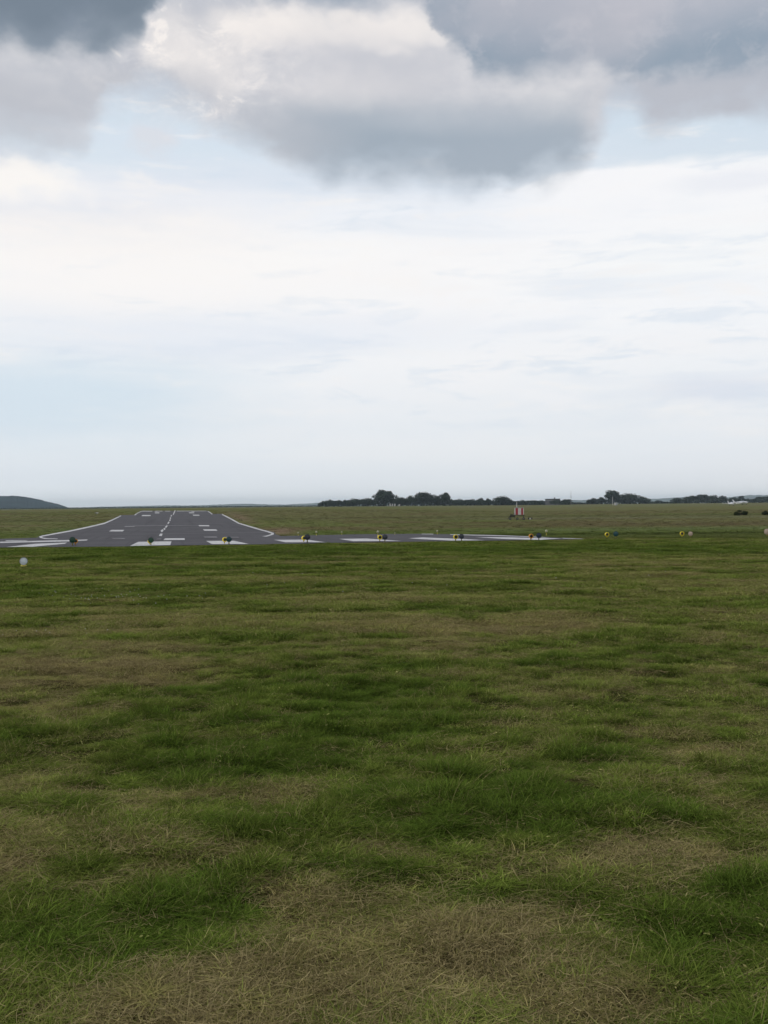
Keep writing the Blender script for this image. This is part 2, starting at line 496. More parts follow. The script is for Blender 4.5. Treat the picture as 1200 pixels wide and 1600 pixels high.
def ground_colour(x, y):
    """colour of the sward, metre by metre, with some painted shade"""
    px, py = to_px(x, y, height(x, y, False))
    ph = py + (px - 600) * 0.0089           # rows of the field level with the horizon
    dry = dryness(x, y)
    n1 = fbm(x * 0.02, y * 0.035, 51, 4)
    n2 = fbm(x * 0.12, y * 0.25, 55, 4)
    g0 = np.array([0.046, 0.062, 0.014])
    g1 = np.array([0.095, 0.074, 0.030])
    near = (g0[:, None] * (1 - dry) + g1[:, None] * dry) * (0.65 + 0.35 * sst(np.hypot(x, y), 8, 20))  # close soil darkened: painted shade for the gaps between blades
    olive = np.array([0.135, 0.135, 0.058])
    green = np.array([0.100, 0.140, 0.032])
    brown = np.array([0.135, 0.110, 0.058])
    far = olive[:, None] * np.ones_like(x)

    def blend(c, k):
        nonlocal far
        far = far * (1 - k) + c[:, None] * k
    blend(green, 0.35 * sst(n1, 0.45, 0.62))
    blend(brown, 0.75 * sst(n2, 0.47, 0.66))
    blend(green * 0.8, 0.75 * sst(ph, 826, 831) * (0.6 + 0.4 * n2))
    rgt = sst(px, 560, 900)
    blend(brown * 0.78, 0.8 * rgt * band(ph, 823, 3.5))
    blend(np.array([0.115, 0.14, 0.055]), 0.85 * rgt * band(ph, 830.5, 2.2))
    blend(np.array([0.04, 0.05, 0.014]), 0.95 * rgt * band(ph, 837.6, 1.9))  # dark band painted as a shadow line across the right-hand grass
    blend(np.array([0.07, 0.08, 0.035]), 0.5 * band(ph, 809, 1.2))
    blend(np.array([0.14, 0.15, 0.09]), 0.5 * band(ph, 812.5, 1.5) * rgt)
    blend(np.array([0.21, 0.15, 0.105]), 0.9 * np.exp(-((px - 440) / 26) ** 2 - ((py - 831) / 5.5) ** 2))
    blend(np.array([0.20, 0.15, 0.10]), 0.8 * np.exp(-((px - 375 - (py - 808) * 1.8) / 12) ** 2 - ((py - 809) / 8) ** 2))
    blend(np.array([0.10, 0.14, 0.05]), 0.7 * np.exp(-((px - 120) / 60) ** 2 - ((py - 829) / 3) ** 2))
    k = sst(np.hypot(x, y), 45.5, 49)
    c = near * (1 - k) + far * k
    return c.T


def new_mat(name):
    m_ = bpy.data.materials.new(name)
    m_.use_nodes = True
    m_.node_tree.nodes.clear()
    b = NB(m_.node_tree)
    out = b.n('ShaderNodeOutputMaterial')
    return m_, b, out


def principled(name, col, rough=0.6, metal=0.0, spec=0.5, var=0.12, scale=8.0, bump=0.0, coat=0.0):
    m_, b, out = new_mat(name)
    p = b.n('ShaderNodeBsdfPrincipled')
    g = b.n('ShaderNodeTexCoord')
    nz = b.noise(g.outputs['Object'], scale, 5, 0.6)
    c = b.mix(b.ss(nz, 0.3, 0.7), tuple(v * (1 - var) for v in col), tuple(min(1, v * (1 + var)) for v in col))
    b.link(c, p.inputs['Base Color'])
    p.inputs['Roughness'].default_value = rough
    p.inputs['Metallic'].default_value = metal
    p.inputs['Specular IOR Level'].default_value = spec
    p.inputs['Coat Weight'].default_value = coat
    if bump:
        bp = b.n('ShaderNodeBump')
        bp.inputs['Strength'].default_value = bump
        bp.inputs['Distance'].default_value = 0.02
        b.link(nz, bp.inputs['Height'])
        b.link(bp.outputs[0], p.inputs['Normal'])
    b.link(p.outputs[0], out.inputs[0])
    return m_


def tag(o, label=None, cat=None, group=None, kind=None):
    if label:
        o['label'] = label
    if cat:
        o['category'] = cat
    if group:
        o['group'] = group
    if kind:
        o['kind'] = kind
    return o


def mesh_obj(name, verts, faces, mat=None, parent=None, smooth=False):
    me = bpy.data.meshes.new(name)
    me.from_pydata([tuple(v) for v in verts], [], [tuple(f) for f in faces])
    me.update()
    if mat:
        me.materials.append(mat)
    if smooth:
        me.polygons.foreach_set('use_smooth', [True] * len(me.polygons))
    o = bpy.data.objects.new(name, me)
    C.objects.link(o)
    if parent:
        o.parent = parent
    return o


# ---- the ground as one sheet, finer where it is near and in front
def build_ground():
    r = [0.0]
    rr = 0.6
    while rr < 6300:
        r.append(rr)
        if rr < 9:
            rr += 0.05
        elif rr < 46:
            rr *= 1.0075
        elif rr < 400:
            rr *= 1.009
        elif rr < 1500:
            rr *= 1.03
        else:
            rr *= 1.12
    r = np.array(r[1:])
    ang = np.concatenate([np.arange(-40, 40, 0.4), np.arange(40, 320, 4.0)])
    ang = np.radians(ang)
    RR, AA = np.meshgrid(r, ang, indexing='ij')
    X = (RR * np.sin(AA)).ravel()
    Y = (RR * np.cos(AA)).ravel()
    Z = height(X, Y)
    n_a = len(ang)
    n_r = len(r)
    V = np.stack([X, Y, Z], 1)
    V = np.vstack([V, [[0, 0, float(height(0, 0))]]])
    i, j = np.meshgrid(np.arange(n_r - 1), np.arange(n_a), indexing='ij')
    j2 = (j + 1) % n_a
    F = np.stack([i * n_a + j, (i + 1) * n_a + j, (i + 1) * n_a + j2, i * n_a + j2], -1).reshape(-1, 4)[:, ::-1]
    ctr = len(V) - 1
    T = np.stack([np.full(n_a, ctr), np.arange(n_a), (np.arange(n_a) + 1) % n_a], -1)[:, ::-1]
    me = bpy.data.meshes.new('ground')
    me.vertices.add(len(V))
    me.vertices.foreach_set('co', V.ravel())
    loops = np.concatenate([F.ravel(), T.ravel()])
    me.loops.add(len(loops))
    me.loops.foreach_set('vertex_index', loops.astype(np.int32))
    nf = len(F) + len(T)
    me.polygons.add(nf)
    starts = np.concatenate([np.arange(len(F)) * 4, len(F) * 4 + np.arange(len(T)) * 3])
    me.polygons.foreach_set('loop_start', starts.astype(np.int32))
    me.update(calc_edges=True)
    me.validate()
    me.polygons.foreach_set('use_smooth', [True] * len(me.polygons))
    col = ground_colour(V[:, 0], V[:, 1])
    ca = me.color_attributes.new('sward', 'FLOAT_COLOR', 'POINT')
    buf = np.ones((len(V), 4), np.float32)
    buf[:, :3] = col
    ca.data.foreach_set('color', buf.ravel())
    m_, b, out = new_mat('meadow_ground')
    p = b.n('ShaderNodeBsdfPrincipled')
    at = b.n('ShaderNodeAttribute', attribute_name='sward')
    geo = b.n('ShaderNodeNewGeometry')
    pos = geo.outputs['Position']
    nf1 = b.noise(pos, 30, 6, 0.65)
    nf2 = b.noise(b.vmul(pos, (1, 2.0, 1)), 2.2, 6, 0.65)
    nf3 = b.noise(b.vmul(pos, (0.2, 1.0, 1)), 0.35, 7, 0.7)
    k = b.m('MULTIPLY_ADD', b.m('SUBTRACT', nf1, 0.5), 1.3, 1.0)
    k = b.m('MULTIPLY', k, b.m('MULTIPLY_ADD', b.m('SUBTRACT', nf2, 0.5), 1.3, 1.0))
    k = b.m('MULTIPLY', k, b.m('MULTIPLY_ADD', b.m('SUBTRACT', nf3, 0.5), 1.1, 1.0))
    k = b.m('MAXIMUM', k, 0.25)
    cmb = b.n('ShaderNodeCombineXYZ')
    for q in range(3):
        b.link(k, cmb.inputs[q])
    c = b.mix(1.0, at.outputs['Color'], cmb.outputs[0], 'MULTIPLY')
    b.link(c, p.inputs['Base Color'])
    p.inputs['Roughness'].default_value = 1.0
    p.inputs['Specular IOR Level'].default_value = 0.0
    bp = b.n('ShaderNodeBump')
    bp.inputs['Strength'].default_value = 0.9
    bp.inputs['Distance'].default_value = 0.03
    b.link(nf1, bp.inputs['Height'])
    b.link(bp.outputs[0], p.inputs['Normal'])
    b.link(p.outputs[0], out.inputs[0])
    me.materials.append(m_)
    o = bpy.data.objects.new('ground', me)
    C.objects.link(o)
    tag(o, kind='structure')
    return o


build_ground()


# ---- sheets laid on the terrain
def sheet(name, poly, mat, lift, kind='structure', step=3.0, parent=None):
    pts = [ground_at(*p) for p in poly]
    bm = bmesh.new()
    f = bm.faces.new([bm.verts.new((p.x, p.y, 0)) for p in pts])
    bm.normal_update()
    if f.normal.z < 0:
        f.normal_flip()
    bmesh.ops.triangulate(bm, faces=bm.faces[:])
    y0, y1 = min(p.y for p in pts), max(p.y for p in pts)
    y = math.floor(y0 / step) * step + step
    while y < y1:
        bmesh.ops.bisect_plane(bm, geom=bm.verts[:] + bm.edges[:] + bm.faces[:], plane_co=(0, y, 0), plane_no=(0, 1, 0), dist=1e-5)
        y += step * (1 if y < 120 else 1.6)
    if y1 > 90:
        for xs in range(-80, 40, 6):
            bmesh.ops.bisect_plane(bm, geom=bm.verts[:] + bm.edges[:] + bm.faces[:], plane_co=(xs, 0, 0), plane_no=(1, 0, 0), dist=1e-5)
    vs = [v for v in bm.verts]
    z = height(np.array([v.co.x for v in vs]), np.array([v.co.y for v in vs]), False)
    for v, q in zip(vs, z):
        v.co.z = q + lift
    me = bpy.data.meshes.new(name)
    bm.to_mesh(me)
    bm.free()
    me.materials.append(mat)
    o = bpy.data.objects.new(name, me)
    C.objects.link(o)
    if parent:
        o.parent = parent
    elif kind:
        tag(o, kind=kind)
    return o


def asphalt_mat():
    m_, b, out = new_mat('worn_asphalt')
    p = b.n('ShaderNodeBsdfPrincipled')
    geo = b.n('ShaderNodeNewGeometry')
    pos = geo.outputs['Position']
    n1 = b.noise(pos, 60, 4, 0.7)
    n2 = b.noise(pos, 0.25, 6, 0.6)
    rot = b.n('ShaderNodeVectorRotate', rotation_type='Z_AXIS')
    b.link(pos, rot.inputs['Vector'])
    rot.inputs['Angle'].default_value = R(-11.6)
    n3 = b.noise(b.vmul(rot.outputs[0], (1.6, 0.03, 1)), 1.0, 4, 0.6)
    c = b.mix(b.ss(n2, 0.35, 0.65), (0.056, 0.053, 0.059), (0.074, 0.070, 0.076))
    c = b.mix(b.m('MULTIPLY', b.ss(n3, 0.55, 0.7), 0.45), c, (0.045, 0.044, 0.050))
    c = b.mix(b.m('MULTIPLY', b.ss(n1, 0.55, 0.8), 0.4), c, (0.13, 0.125, 0.125))
    n4 = b.noise(b.vmul(rot.outputs[0], (0.9, 0.02, 1)), 1.6, 5, 0.7)
    rubber = b.m('MULTIPLY', b.ss(n4, 0.5, 0.72), b.m('MULTIPLY', b.ss(n2, 0.3, 0.6), 0.85))
    c = b.mix(rubber, c, (0.030, 0.029, 0.033))
    pt = b.noise(pos, 0.9, 2, 0.3)
    c = b.mix(b.m('MULTIPLY', b.ss(pt, 0.66, 0.68), 0.3), c, (0.05, 0.048, 0.05))
    # transverse joints of the laid strips
    sp = b.n('ShaderNodeSeparateXYZ')
    b.link(rot.outputs[0], sp.inputs[0])
    fr = b.m('FRACT', b.m('DIVIDE', sp.outputs[1], 31.0))
    j = b.m('LESS_THAN', fr, 0.012)
    c = b.mix(b.m('MULTIPLY', j, 0.5), c, (0.14, 0.135, 0.135))
    b.link(c, p.inputs['Base Color'])
    p.inputs['Roughness'].default_value = 0.92
    p.inputs['Specular IOR Level'].default_value = 0.25
    b.link(p.outputs[0], out.inputs[0])
    return m_


def paint_mat():
    m_, b, out = new_mat('worn_white_paint')
    p = b.n('ShaderNodeBsdfPrincipled')
    geo = b.n('ShaderNodeNewGeometry')
    n1 = b.noise(geo.outputs['Position'], 9, 6, 0.75)
    n2 = b.noise(geo.outputs['Position'], 1.1, 4, 0.6)
    w = b.m('ADD', b.m('MULTIPLY', n1, 0.7), b.m('MULTIPLY', n2, 0.3))
    c = b.mix(b.ss(w, 0.36, 0.50), (0.11, 0.108, 0.112), (0.55, 0.545, 0.54))
    c = b.mix(b.m('MULTIPLY', b.ss(n2, 0.4, 0.7), 0.3), c, (0.38, 0.375, 0.37))
    b.link(c, p.inputs['Base Color'])
    p.inputs['Roughness'].default_value = 0.8
    p.inputs['Specular IOR Level'].default_value = 0.3
    b.link(p.outputs[0], out.inputs[0])
    return m_


M_ASPH, M_PAINT = asphalt_mat(), paint_mat()
M_FAINT = principled('nearly_gone_paint', (0.17, 0.165, 0.17), 0.9, var=0.4, scale=3)
runway = sheet('runway', ASPHALT, M_ASPH, 0.016)


def line_poly(pts, w):
    """pts: centre line in photo px, w: width in px at each -> closed outline"""
    L, Rr = [], []
    for i, (x, y) in enumerate(pts):
        a = pts[max(i - 1, 0)]
        c = pts[min(i + 1, len(pts) - 1)]
        dx, dy = c[0] - a[0], c[1] - a[1]
        l = math.hypot(dx, dy)
        nx, ny = -dy / l, dx / l
        ww = w[i] if isinstance(w, (list, tuple)) else w
        L.append((x + nx * ww / 2, y + ny * ww / 2))
        Rr.append((x - nx * ww / 2, y - ny * ww / 2))
    return L + Rr[::-1]


MARKS = {
    'edge_line': [
        line_poly([(189, 806), (176, 812.5), (163, 818), (140, 823.5), (110, 830), (85, 834.5), (67, 838)], [1.1, 1.6, 1.9, 1.9, 1.9, 1.9, 1.7]),
        [(67, 837.1), (61, 838.8), (62.5, 841), (70, 842.6), (90, 842.9), (90, 842.1), (73, 841.6), (66.5, 840.5), (65.5, 839.3), (70, 838.2)],
        line_poly([(347, 803.8), (360, 810.5), (373, 817.8), (392, 823.6), (408, 828.3), (420, 831.5)], [1.5, 1.9, 1.9, 1.8, 1.8, 1.7]),
        [(420, 830.7), (428.2, 833.4), (427.5, 835.8), (417, 838.9), (409, 838.7), (417, 837.3), (423.5, 835.3), (424, 834.2), (418.5, 832.3)],
        line_poly([(210.5, 805), (214.5, 802), (221, 799.1)], [1.3, 1.1, 0.8]),
        line_poly([(331.5, 803.6), (328.3, 801), (324.6, 798.9)], [1.5, 1.1, 0.8]),
        [(222, 798.5), (238, 798.5), (238, 799.2), (221, 799.2)], [(243, 798.5), (254, 798.5), (254, 799.1), (243, 799.1)],
        [(258, 798.5), (266, 798.5), (266, 799.1), (258, 799.1)], [(276, 798.4), (322, 798.3), (323, 798.8), (276, 799)],
        [(0, 847.2), (60, 845.7), (137, 843.7), (136, 845.2), (110, 846.6), (0, 849.2)],
        [(8, 845.2), (30, 844.9), (44, 844.9), (40, 845.6), (10, 846.1)],
        [(703, 835.5), (740, 836.3), (770, 836.9), (820, 838.6), (860, 840.6), (851, 840.8), (818, 839.3), (768, 837.9), (740, 837.3), (704, 836.3)],
        [(658, 834.7), (677, 834.8), (677, 835.6), (660, 835.5)],
        [(878, 841.4), (895, 841.9), (913, 842.7), (907, 842.95), (880, 842.2)],
    ],
    'threshold_stripe': [
        [(10, 855.6), (55, 850.5), (105, 848.6), (101, 850.6), (50, 855.3)],
        [(203, 854), (216, 847.5), (268, 846.7), (266, 852.6)],
        [(322, 846), (366, 845.8), (389, 851), (331, 851.2)],
        [(428, 844.3), (480, 844.1), (508, 848.2), (446, 848.3)],
        [(530, 842.9), (573, 842.3), (628, 846.3), (552, 846.6)],
        [(638, 841.9), (660, 840.6), (717, 842.8), (758, 845.1), (705, 845.6), (657, 843.3)],
        [(742, 840.1), (787, 840.4), (878, 842.4), (842, 844.6), (790, 843.2)],
        [(255.3, 844.8), (258, 842), (288.2, 841.8), (288.9, 844.5)],
    ],
    'touchdown_mark': [
        [(170, 831), (174.5, 828.6), (194.3, 828.6), (191.7, 831)],
        [(310, 821.1), (326.5, 821.1), (327.5, 822.8), (311.5, 822.8)],
        [(316.8, 827.7), (337.5, 827.7), (340, 830), (319.5, 830)],
        [(294.8, 800.9), (303, 800.9), (304, 802.1), (296, 802.1)],
        [(300.8, 804.6), (310.8, 804.6), (312, 806), (302.3, 806)],
        [(241.8, 801), (248.6, 801), (249.4, 802.2), (242, 802.2)],
        [(222.6, 805.1), (235.6, 805.1), (235, 806.7), (221, 806.7)],
        [(242, 798.9), (246, 798.9), (246, 799.5), (241.6, 799.5)],
        [(299, 799.2), (304, 799.2), (304, 799.7), (299, 799.7)],
    ],
    'centre_line_dash': [
        [(248.3, 838), (250.3, 834.6), (254.2, 834.6), (252.8, 838.6)],
        line_poly([(251.8, 831.3), (254.8, 828.6)], 3.0), line_poly([(256, 828), (257.8, 826.2)], 2.6),
        line_poly([(258.6, 825), (261.5, 821.2)], 2.3), line_poly([(262.2, 818.8), (264.2, 816)], 2.1),
        line_poly([(264.6, 814.2), (266.4, 812.4)], 2.0), line_poly([(265.6, 810.8), (267, 809.2)], 1.9),
        line_poly([(267, 807.2), (268.2, 805.2)], 1.7), line_poly([(270.6, 804.6), (273.8, 797.6)], 1.4),
    ],
    'faded_mark': [
        [(174, 841.6), (195, 841.8), (195, 843.2), (177, 842.9)],
        [(195, 822.6), (211, 822.4), (210, 824.2), (194.5, 824.2)],
        [(245, 843), (252, 842.6), (252, 843.8), (244, 843.8)],
        [(318, 839.4), (338, 839.2), (340, 841.2), (320, 841.2)],
        [(350, 840), (372, 840), (374, 841.2), (351, 841.2)],
        [(208, 822.2), (310, 821.2), (310, 821.8), (208, 823)],
    ],
}
_k = 0
for nm, polys in MARKS.items():
    for pl in polys:
        _k += 1
        sheet(nm, pl, M_FAINT if nm == 'faded_mark' else M_PAINT, 0.020 + 0.0004 * _k, parent=runway)

# ------------------------------------------------------------------ hills far away
def ridge(name, dist, pts, depth, mat, seed, jag, extra=None):
    """a long wooded ridge: pts are (px, py) of its crest"""
    P = sorted(pts)
    xs = np.linspace(P[0][0], P[-1][0], int((P[-1][0] - P[0][0]) / 1.4))
    ys = np.interp(xs, [p[0] for p in P], [p[1] for p in P])
    V, F = [], []
    n = len(xs)
    rows = [(-0.5, 0), (-0.3, .45), (-0.14, .8), (0, 1), (0.3, .75), (0.8, 0)]
    for k, (off, hh) in enumerate(rows):
        for i, (x, y) in enumerate(zip(xs, ys)):
            d = ray(x, y)
            D = dist / d.y
            a = D + off * depth
            zt = EYE + d.z * D + jag * (float(fbm(np.array([i * 0.45]), np.array([0.5 + k]), seed, 4)[0]) - 0.5) * (1 if hh > 0.4 else 0)
            V.append((d.x * a, d.y * a, 0.9 + (zt - 0.9) * hh - (2.0 if hh == 0 else 0)))
    for k in range(len(rows) - 1):
        for i in range(n - 1):
            F.append((k * n + i, k * n + i + 1, (k + 1) * n + i + 1, (k + 1) * n + i))
    o = mesh_obj(name, V, F, mat, smooth=False)
    tag(o, kind='structure')
    return o


M_HILL = principled('wooded_hillside', (0.020, 0.033, 0.034), 1.0, spec=0.0, var=0.5, scale=0.02)
M_FARHILL = principled('haze_paled_hillside', (0.13, 0.15, 0.12), 1.0, spec=0.0, var=0.3, scale=0.006)  # distance haze put into the hills' own pale colour
ridge('wooded_hill', 2500, [(-700, 768), (-400, 766), (-200, 769), (-60, 773.5), (0, 774.8), (28, 774.8), (45, 777.2), (60, 780), (75, 784.2), (90, 787.5), (103, 791.5), (112, 795.5)], 700, M_HILL, 5, 3.0)
ridge('distant_hills', 5200, [(-900, 795), (110, 794.5), (150, 792), (260, 789.5), (300, 789.8), (380, 787), (440, 788.5), (500, 785.5), (620, 784), (760, 785), (880, 781.5), (960, 781),
                               (1030, 779), (1080, 776), (1130, 778), (1170, 773.5), (1230, 774), (1400, 778), (2100, 780)], 1000, M_FARHILL, 8, 5)

# ------------------------------------------------------------------ vegetation
def leaf_mat(name, c0, c1, trans=0.25):
    m_, b, out = new_mat(name)
    geo = b.n('ShaderNodeNewGeometry')
    oi = b.n('ShaderNodeObjectInfo')
    r = geo.outputs['Random Per Island']
    nz = b.noise(geo.outputs['Position'], 0.35, 3, 0.6)
    f = b.m('ADD', b.m('MULTIPLY', r, 0.5), b.m('MULTIPLY', b.ss(nz, 0.35, 0.65), 0.5))
    c = b.mix(f, c0, c1)
    c = b.mix(b.m('MULTIPLY', oi.outputs['Random'], 0.3), c, (c1[0] * 0.9, c1[1] * 0.7, c1[2] * 1.2))
    df = b.n('ShaderNodeBsdfDiffuse')
    tr = b.n('ShaderNodeBsdfTranslucent')
    mx = b.n('ShaderNodeMixShader')
    mx.inputs[0].default_value = trans
    b.link(c, df.inputs[0])
    b.link(c, tr.inputs[0])
    b.link(df.outputs[0], mx.inputs[1])
    b.link(tr.outputs[0], mx.inputs[2])
    b.link(mx.outputs[0], out.inputs[0])
    return m_


M_LEAF = leaf_mat('tree_foliage', (0.020, 0.032, 0.016), (0.050, 0.068, 0.030), 0.15)
M_HEDGE = leaf_mat('hedge_foliage', (0.018, 0.028, 0.015), (0.040, 0.055, 0.026), 0.1)
M_BUSH = leaf_mat('bush_foliage', (0.018, 0.026, 0.010), (0.042, 0.052, 0.022), 0.15)
M_BARK = principled('bark', (0.05, 0.042, 0.033), 0.95, spec=0.1, var=0.35, scale=3)


def leaves(rng, lobes, n, size):
    """leaf sprays on and inside ellipsoid lobes: arrays of verts and quads"""
    w = np.array([l[3] * l[4] * l[5] for l in lobes]) ** 0.7
    idx = rng.choice(len(lobes), n, p=w / w.sum())
    L = np.array(lobes)[idx]
    dr = rng.normal(size=(n, 3))
    dr /= np.linalg.norm(dr, axis=1)[:, None]
    rad = 1 - 0.55 * rng.random(n) ** 1.8
    c = L[:, :3] + dr * L[:, 3:6] * rad[:, None]
    nrm = dr + rng.normal(scale=0.6, size=(n, 3))
    nrm /= np.linalg.norm(nrm, axis=1)[:, None]
    a = np.cross(nrm, rng.normal(size=(n, 3)))
    a /= np.linalg.norm(a, axis=1)[:, None]
    b_ = np.cross(nrm, a)
    s = size * (0.5 + rng.random(n))[:, None]
    V = np.stack([c - a * s, c - b_ * s * 0.6, c + a * s, c + b_ * s * 0.6], 1).reshape(-1, 3)
    F = np.arange(n * 4).reshape(-1, 4)
    return V, F


def crown_mesh(seed, kind):
    rng = np.random.default_rng(seed)
    lobes = []
    if kind == 'round':
        for k in range(22):
            d_ = rng.normal(size=3)
            d_ /= np.linalg.norm(d_)
            q = 0.55 + 0.45 * rng.random()
            s = 0.10 + 0.07 * rng.random()
            lobes.append((d_[0] * .30 * q, d_[1] * .30 * q, 0.55 + d_[2] * .30 * q, s, s, s * .95))
        lobes.append((0, 0, 0.52, 0.26, 0.26, 0.26))
    elif kind == 'wide':
        for k in range(15):
            a = rng.random() * 2 * math.pi
            rr = 0.42 * math.sqrt(rng.random())
            s = 0.15 + 0.09 * rng.random()
            lobes.append((rr * math.cos(a), rr * math.sin(a), 0.24 + (0.52 - rr * rr * 2.3) * (0.35 + 0.65 * rng.random()), s * 1.2, s * 1.2, s * 0.95))
        lobes.append((0, 0, 0.35, 0.38, 0.38, 0.28))
    else:
        for k in range(11):
            h = rng.random()
            a = rng.random() * 2 * math.pi
            rr = 0.26 * (1 - 0.6 * h) * (0.4 + 0.7 * rng.random())
            s = 0.10 + 0.12 * rng.random() * (1.1 - h)
            lobes.append((rr * math.cos(a), rr * math.sin(a), 0.18 + 0.7 * h, s, s, s * 1.3))
    V, F = leaves(rng, lobes, 2400, 0.034)
    V[:, 2] = np.maximum(V[:, 2], 0.02)
    V[:, 2] *= 1.0 / np.percentile(V[:, 2], 99.3)
    V[:, :2] -= V[:, :2].mean(axis=0)
    V[:, :2] *= 0.5 / np.percentile(np.abs(V[:, 0]), 97)
    me = bpy.data.meshes.new('crown')
    me.from_pydata(V.tolist(), [], F.tolist())
    me.materials.append(M_LEAF)
    return me


def trunk_mesh(seed):
    rng = random.Random(seed)
    V, F = [], []

    def limb(p0, p1, r0, r1, n=6):
        d = (p1 - p0).normalized()
        a = d.orthogonal().normalized()
        b_ = d.cross(a)
        base = len(V)
        for q, r_ in ((p0, r0), (p1, r1)):
            for k in range(n):
                t_ = 2 * math.pi * k / n
                V.append(q + (a * math.cos(t_) + b_ * math.sin(t_)) * r_)
        for k in range(n):
            F.append((base + k, base + (k + 1) % n, base + n + (k + 1) % n, base + n + k))
    p = Vector((0, 0, -0.03))
    q = Vector((rng.uniform(-.02, .02), 0, 0.3))
    limb(p, q, 0.035, 0.024)
    top = Vector((rng.uniform(-.04, .04), rng.uniform(-.04, .04), 0.7))
    limb(q, top, 0.024, 0.01)
    for k in range(5):
        a = k * 1.26 + rng.random()
        s = q.lerp(top, 0.15 * k)
        limb(s, s + Vector((math.cos(a) * .25, math.sin(a) * .25, .2)), 0.013, 0.004, 5)
    me = bpy.data.meshes.new('trunk')
    me.from_pydata([tuple(v) for v in V], [], F)
    me.materials.append(M_BARK)
    return me


CROWNS = {k: [crown_mesh(10 * i + s, k) for s in range(3)] for i, k in enumerate(('round', 'wide', 'tall'))}
TRUNKS = [trunk_mesh(s) for s in range(3)]


def tree(px, top, wpx, dist, kind, label, name='tree', i=0, group='trees along the far field edge'):
    d = ray(px, top)
    D = dist / d.y
    x, y = d.x * D, d.y * D
    gz = float(height(x, y, False))
    h = EYE + d.z * D - gz
    w = wpx * D / FPX
    root = bpy.data.objects.new(name, None)
    C.objects.link(root)
    root.location = (x, y, gz)
    root.empty_display_size = 1
    tag(root, label, 'tree', group)
    nat = 1.0
    c = bpy.data.objects.new('crown', CROWNS[kind][i % 3])
    t_ = bpy.data.objects.new('trunk', TRUNKS[i % 3])
    for o, wz in ((c, 1), (t_, 1)):
        C.objects.link(o)
        o.parent = root
        o.scale = (w / nat, w / nat, h)
        o.rotation_euler = (0, 0, i * 2.4)
    return root


TREES = [
    (517, 781.0, 16, 800, 'wide', 'low rounded tree near the left tip of the dark tree belt'),
    (553, 779.5, 20, 800, 'wide', 'squat tree left of the tall round tree, top of the belt hidden in hedge'),
    (575, 778.6, 20, 800, 'wide', 'broad low tree touching the left foot of the tall round tree'),
    (600, 766.3, 25, 790, 'round', 'tallest round tree standing above the left tree belt'),
    (626, 777.5, 20, 800, 'wide', 'low tree right of the tallest round tree, behind the white boards'),
    (644, 775.0, 22, 810, 'wide', 'low flat-topped tree between the tallest tree and the rounded pair'),
    (662, 769.6, 21, 790, 'round', 'first of two domed trees right of the white marker boards'),
    (679, 773.5, 16, 800, 'round', 'small tree filling the dip between two domed trees'),
    (695, 770.6, 19, 790, 'round', 'second domed tree, last tall one before the belt gets low'),
    (716, 780.0, 18, 800, 'wide', 'low tree just right of the second domed tree'),
    (737, 780.5, 20, 810, 'wide', 'low tree midway between the domed trees and the striped cabinet'),
    (752, 778.6, 12, 820, 'tall', 'small pointed tree left of the broad tree near the striped cabinet'),
    (763, 779.2, 10, 820, 'tall', 'smallest pointed tree beside the broad tree near the striped cabinet'),
    (786, 775.8, 26, 800, 'wide', 'broad tree with pointed top just left of the striped cabinet mast'),
    (815, 781.6, 16, 830, 'wide', 'low tree directly behind the mast of the striped cabinet'),
    (832, 782.0, 14, 830, 'round', 'small rounded tree just right of the striped cabinet'),
    (844, 782.0, 12, 830, 'round', 'small rounded tree touching the left side of the flat-roofed building'),
    (868, 780.8, 17, 765, 'wide', 'dark tree hiding the right half of the flat-roofed building'),
    (886, 780.3, 13, 830, 'round', 'small dark tree beside the thin lattice mast'),
    (925, 778.6, 13, 880, 'round', 'lone small tree at the left end of the right-hand copse'),
    (940, 777.4, 14, 880, 'round', 'second small tree at the left side of the right-hand copse'),
    (957, 766.8, 20, 870, 'round', 'tallest tree of the right-hand copse, above the white mast'),
    (980, 771.6, 30, 880, 'wide', 'wide domed tree in the middle of the right-hand copse'),
    (1004, 776.0, 20, 880, 'wide', 'rounded tree at the right end of the right-hand copse'),
    (1029, 782.0, 9, 1000, 'round', 'tiny tree standing in the gap right of the copse'),
    (1058, 778.0, 18, 950, 'wide', 'low tree at the start of the far right tree line'),
    (1080, 774.8, 17, 940, 'round', 'round tree left of the pointed pair in the far right tree line'),
    (1098, 773.0, 16, 940, 'round', 'highest rounded tree of the far right tree line'),
    (1115, 774.2, 17, 940, 'wide', 'broad tree directly left above the parked aircraft wing'),
    (1130, 775.0, 11, 950, 'tall', 'narrow tree above the wing of the head-on aircraft'),
    (1146, 777.0, 17, 950, 'wide', 'low tree behind the tail of the side-on aircraft'),
    (1160, 775.0, 12, 940, 'tall', 'upright dark tree rising behind the side-on aircraft'),
    (1186, 776.6, 14, 950, 'round', 'tree right of the aircraft with a rounded top'),
    (1200, 775.6, 16, 950, 'round', 'tree cut by the right edge of the view'),
]
for i, (px, top, w, dist, kind, lab) in enumerate(TREES):
    tree(px, top, w, dist, kind, lab, i=i)


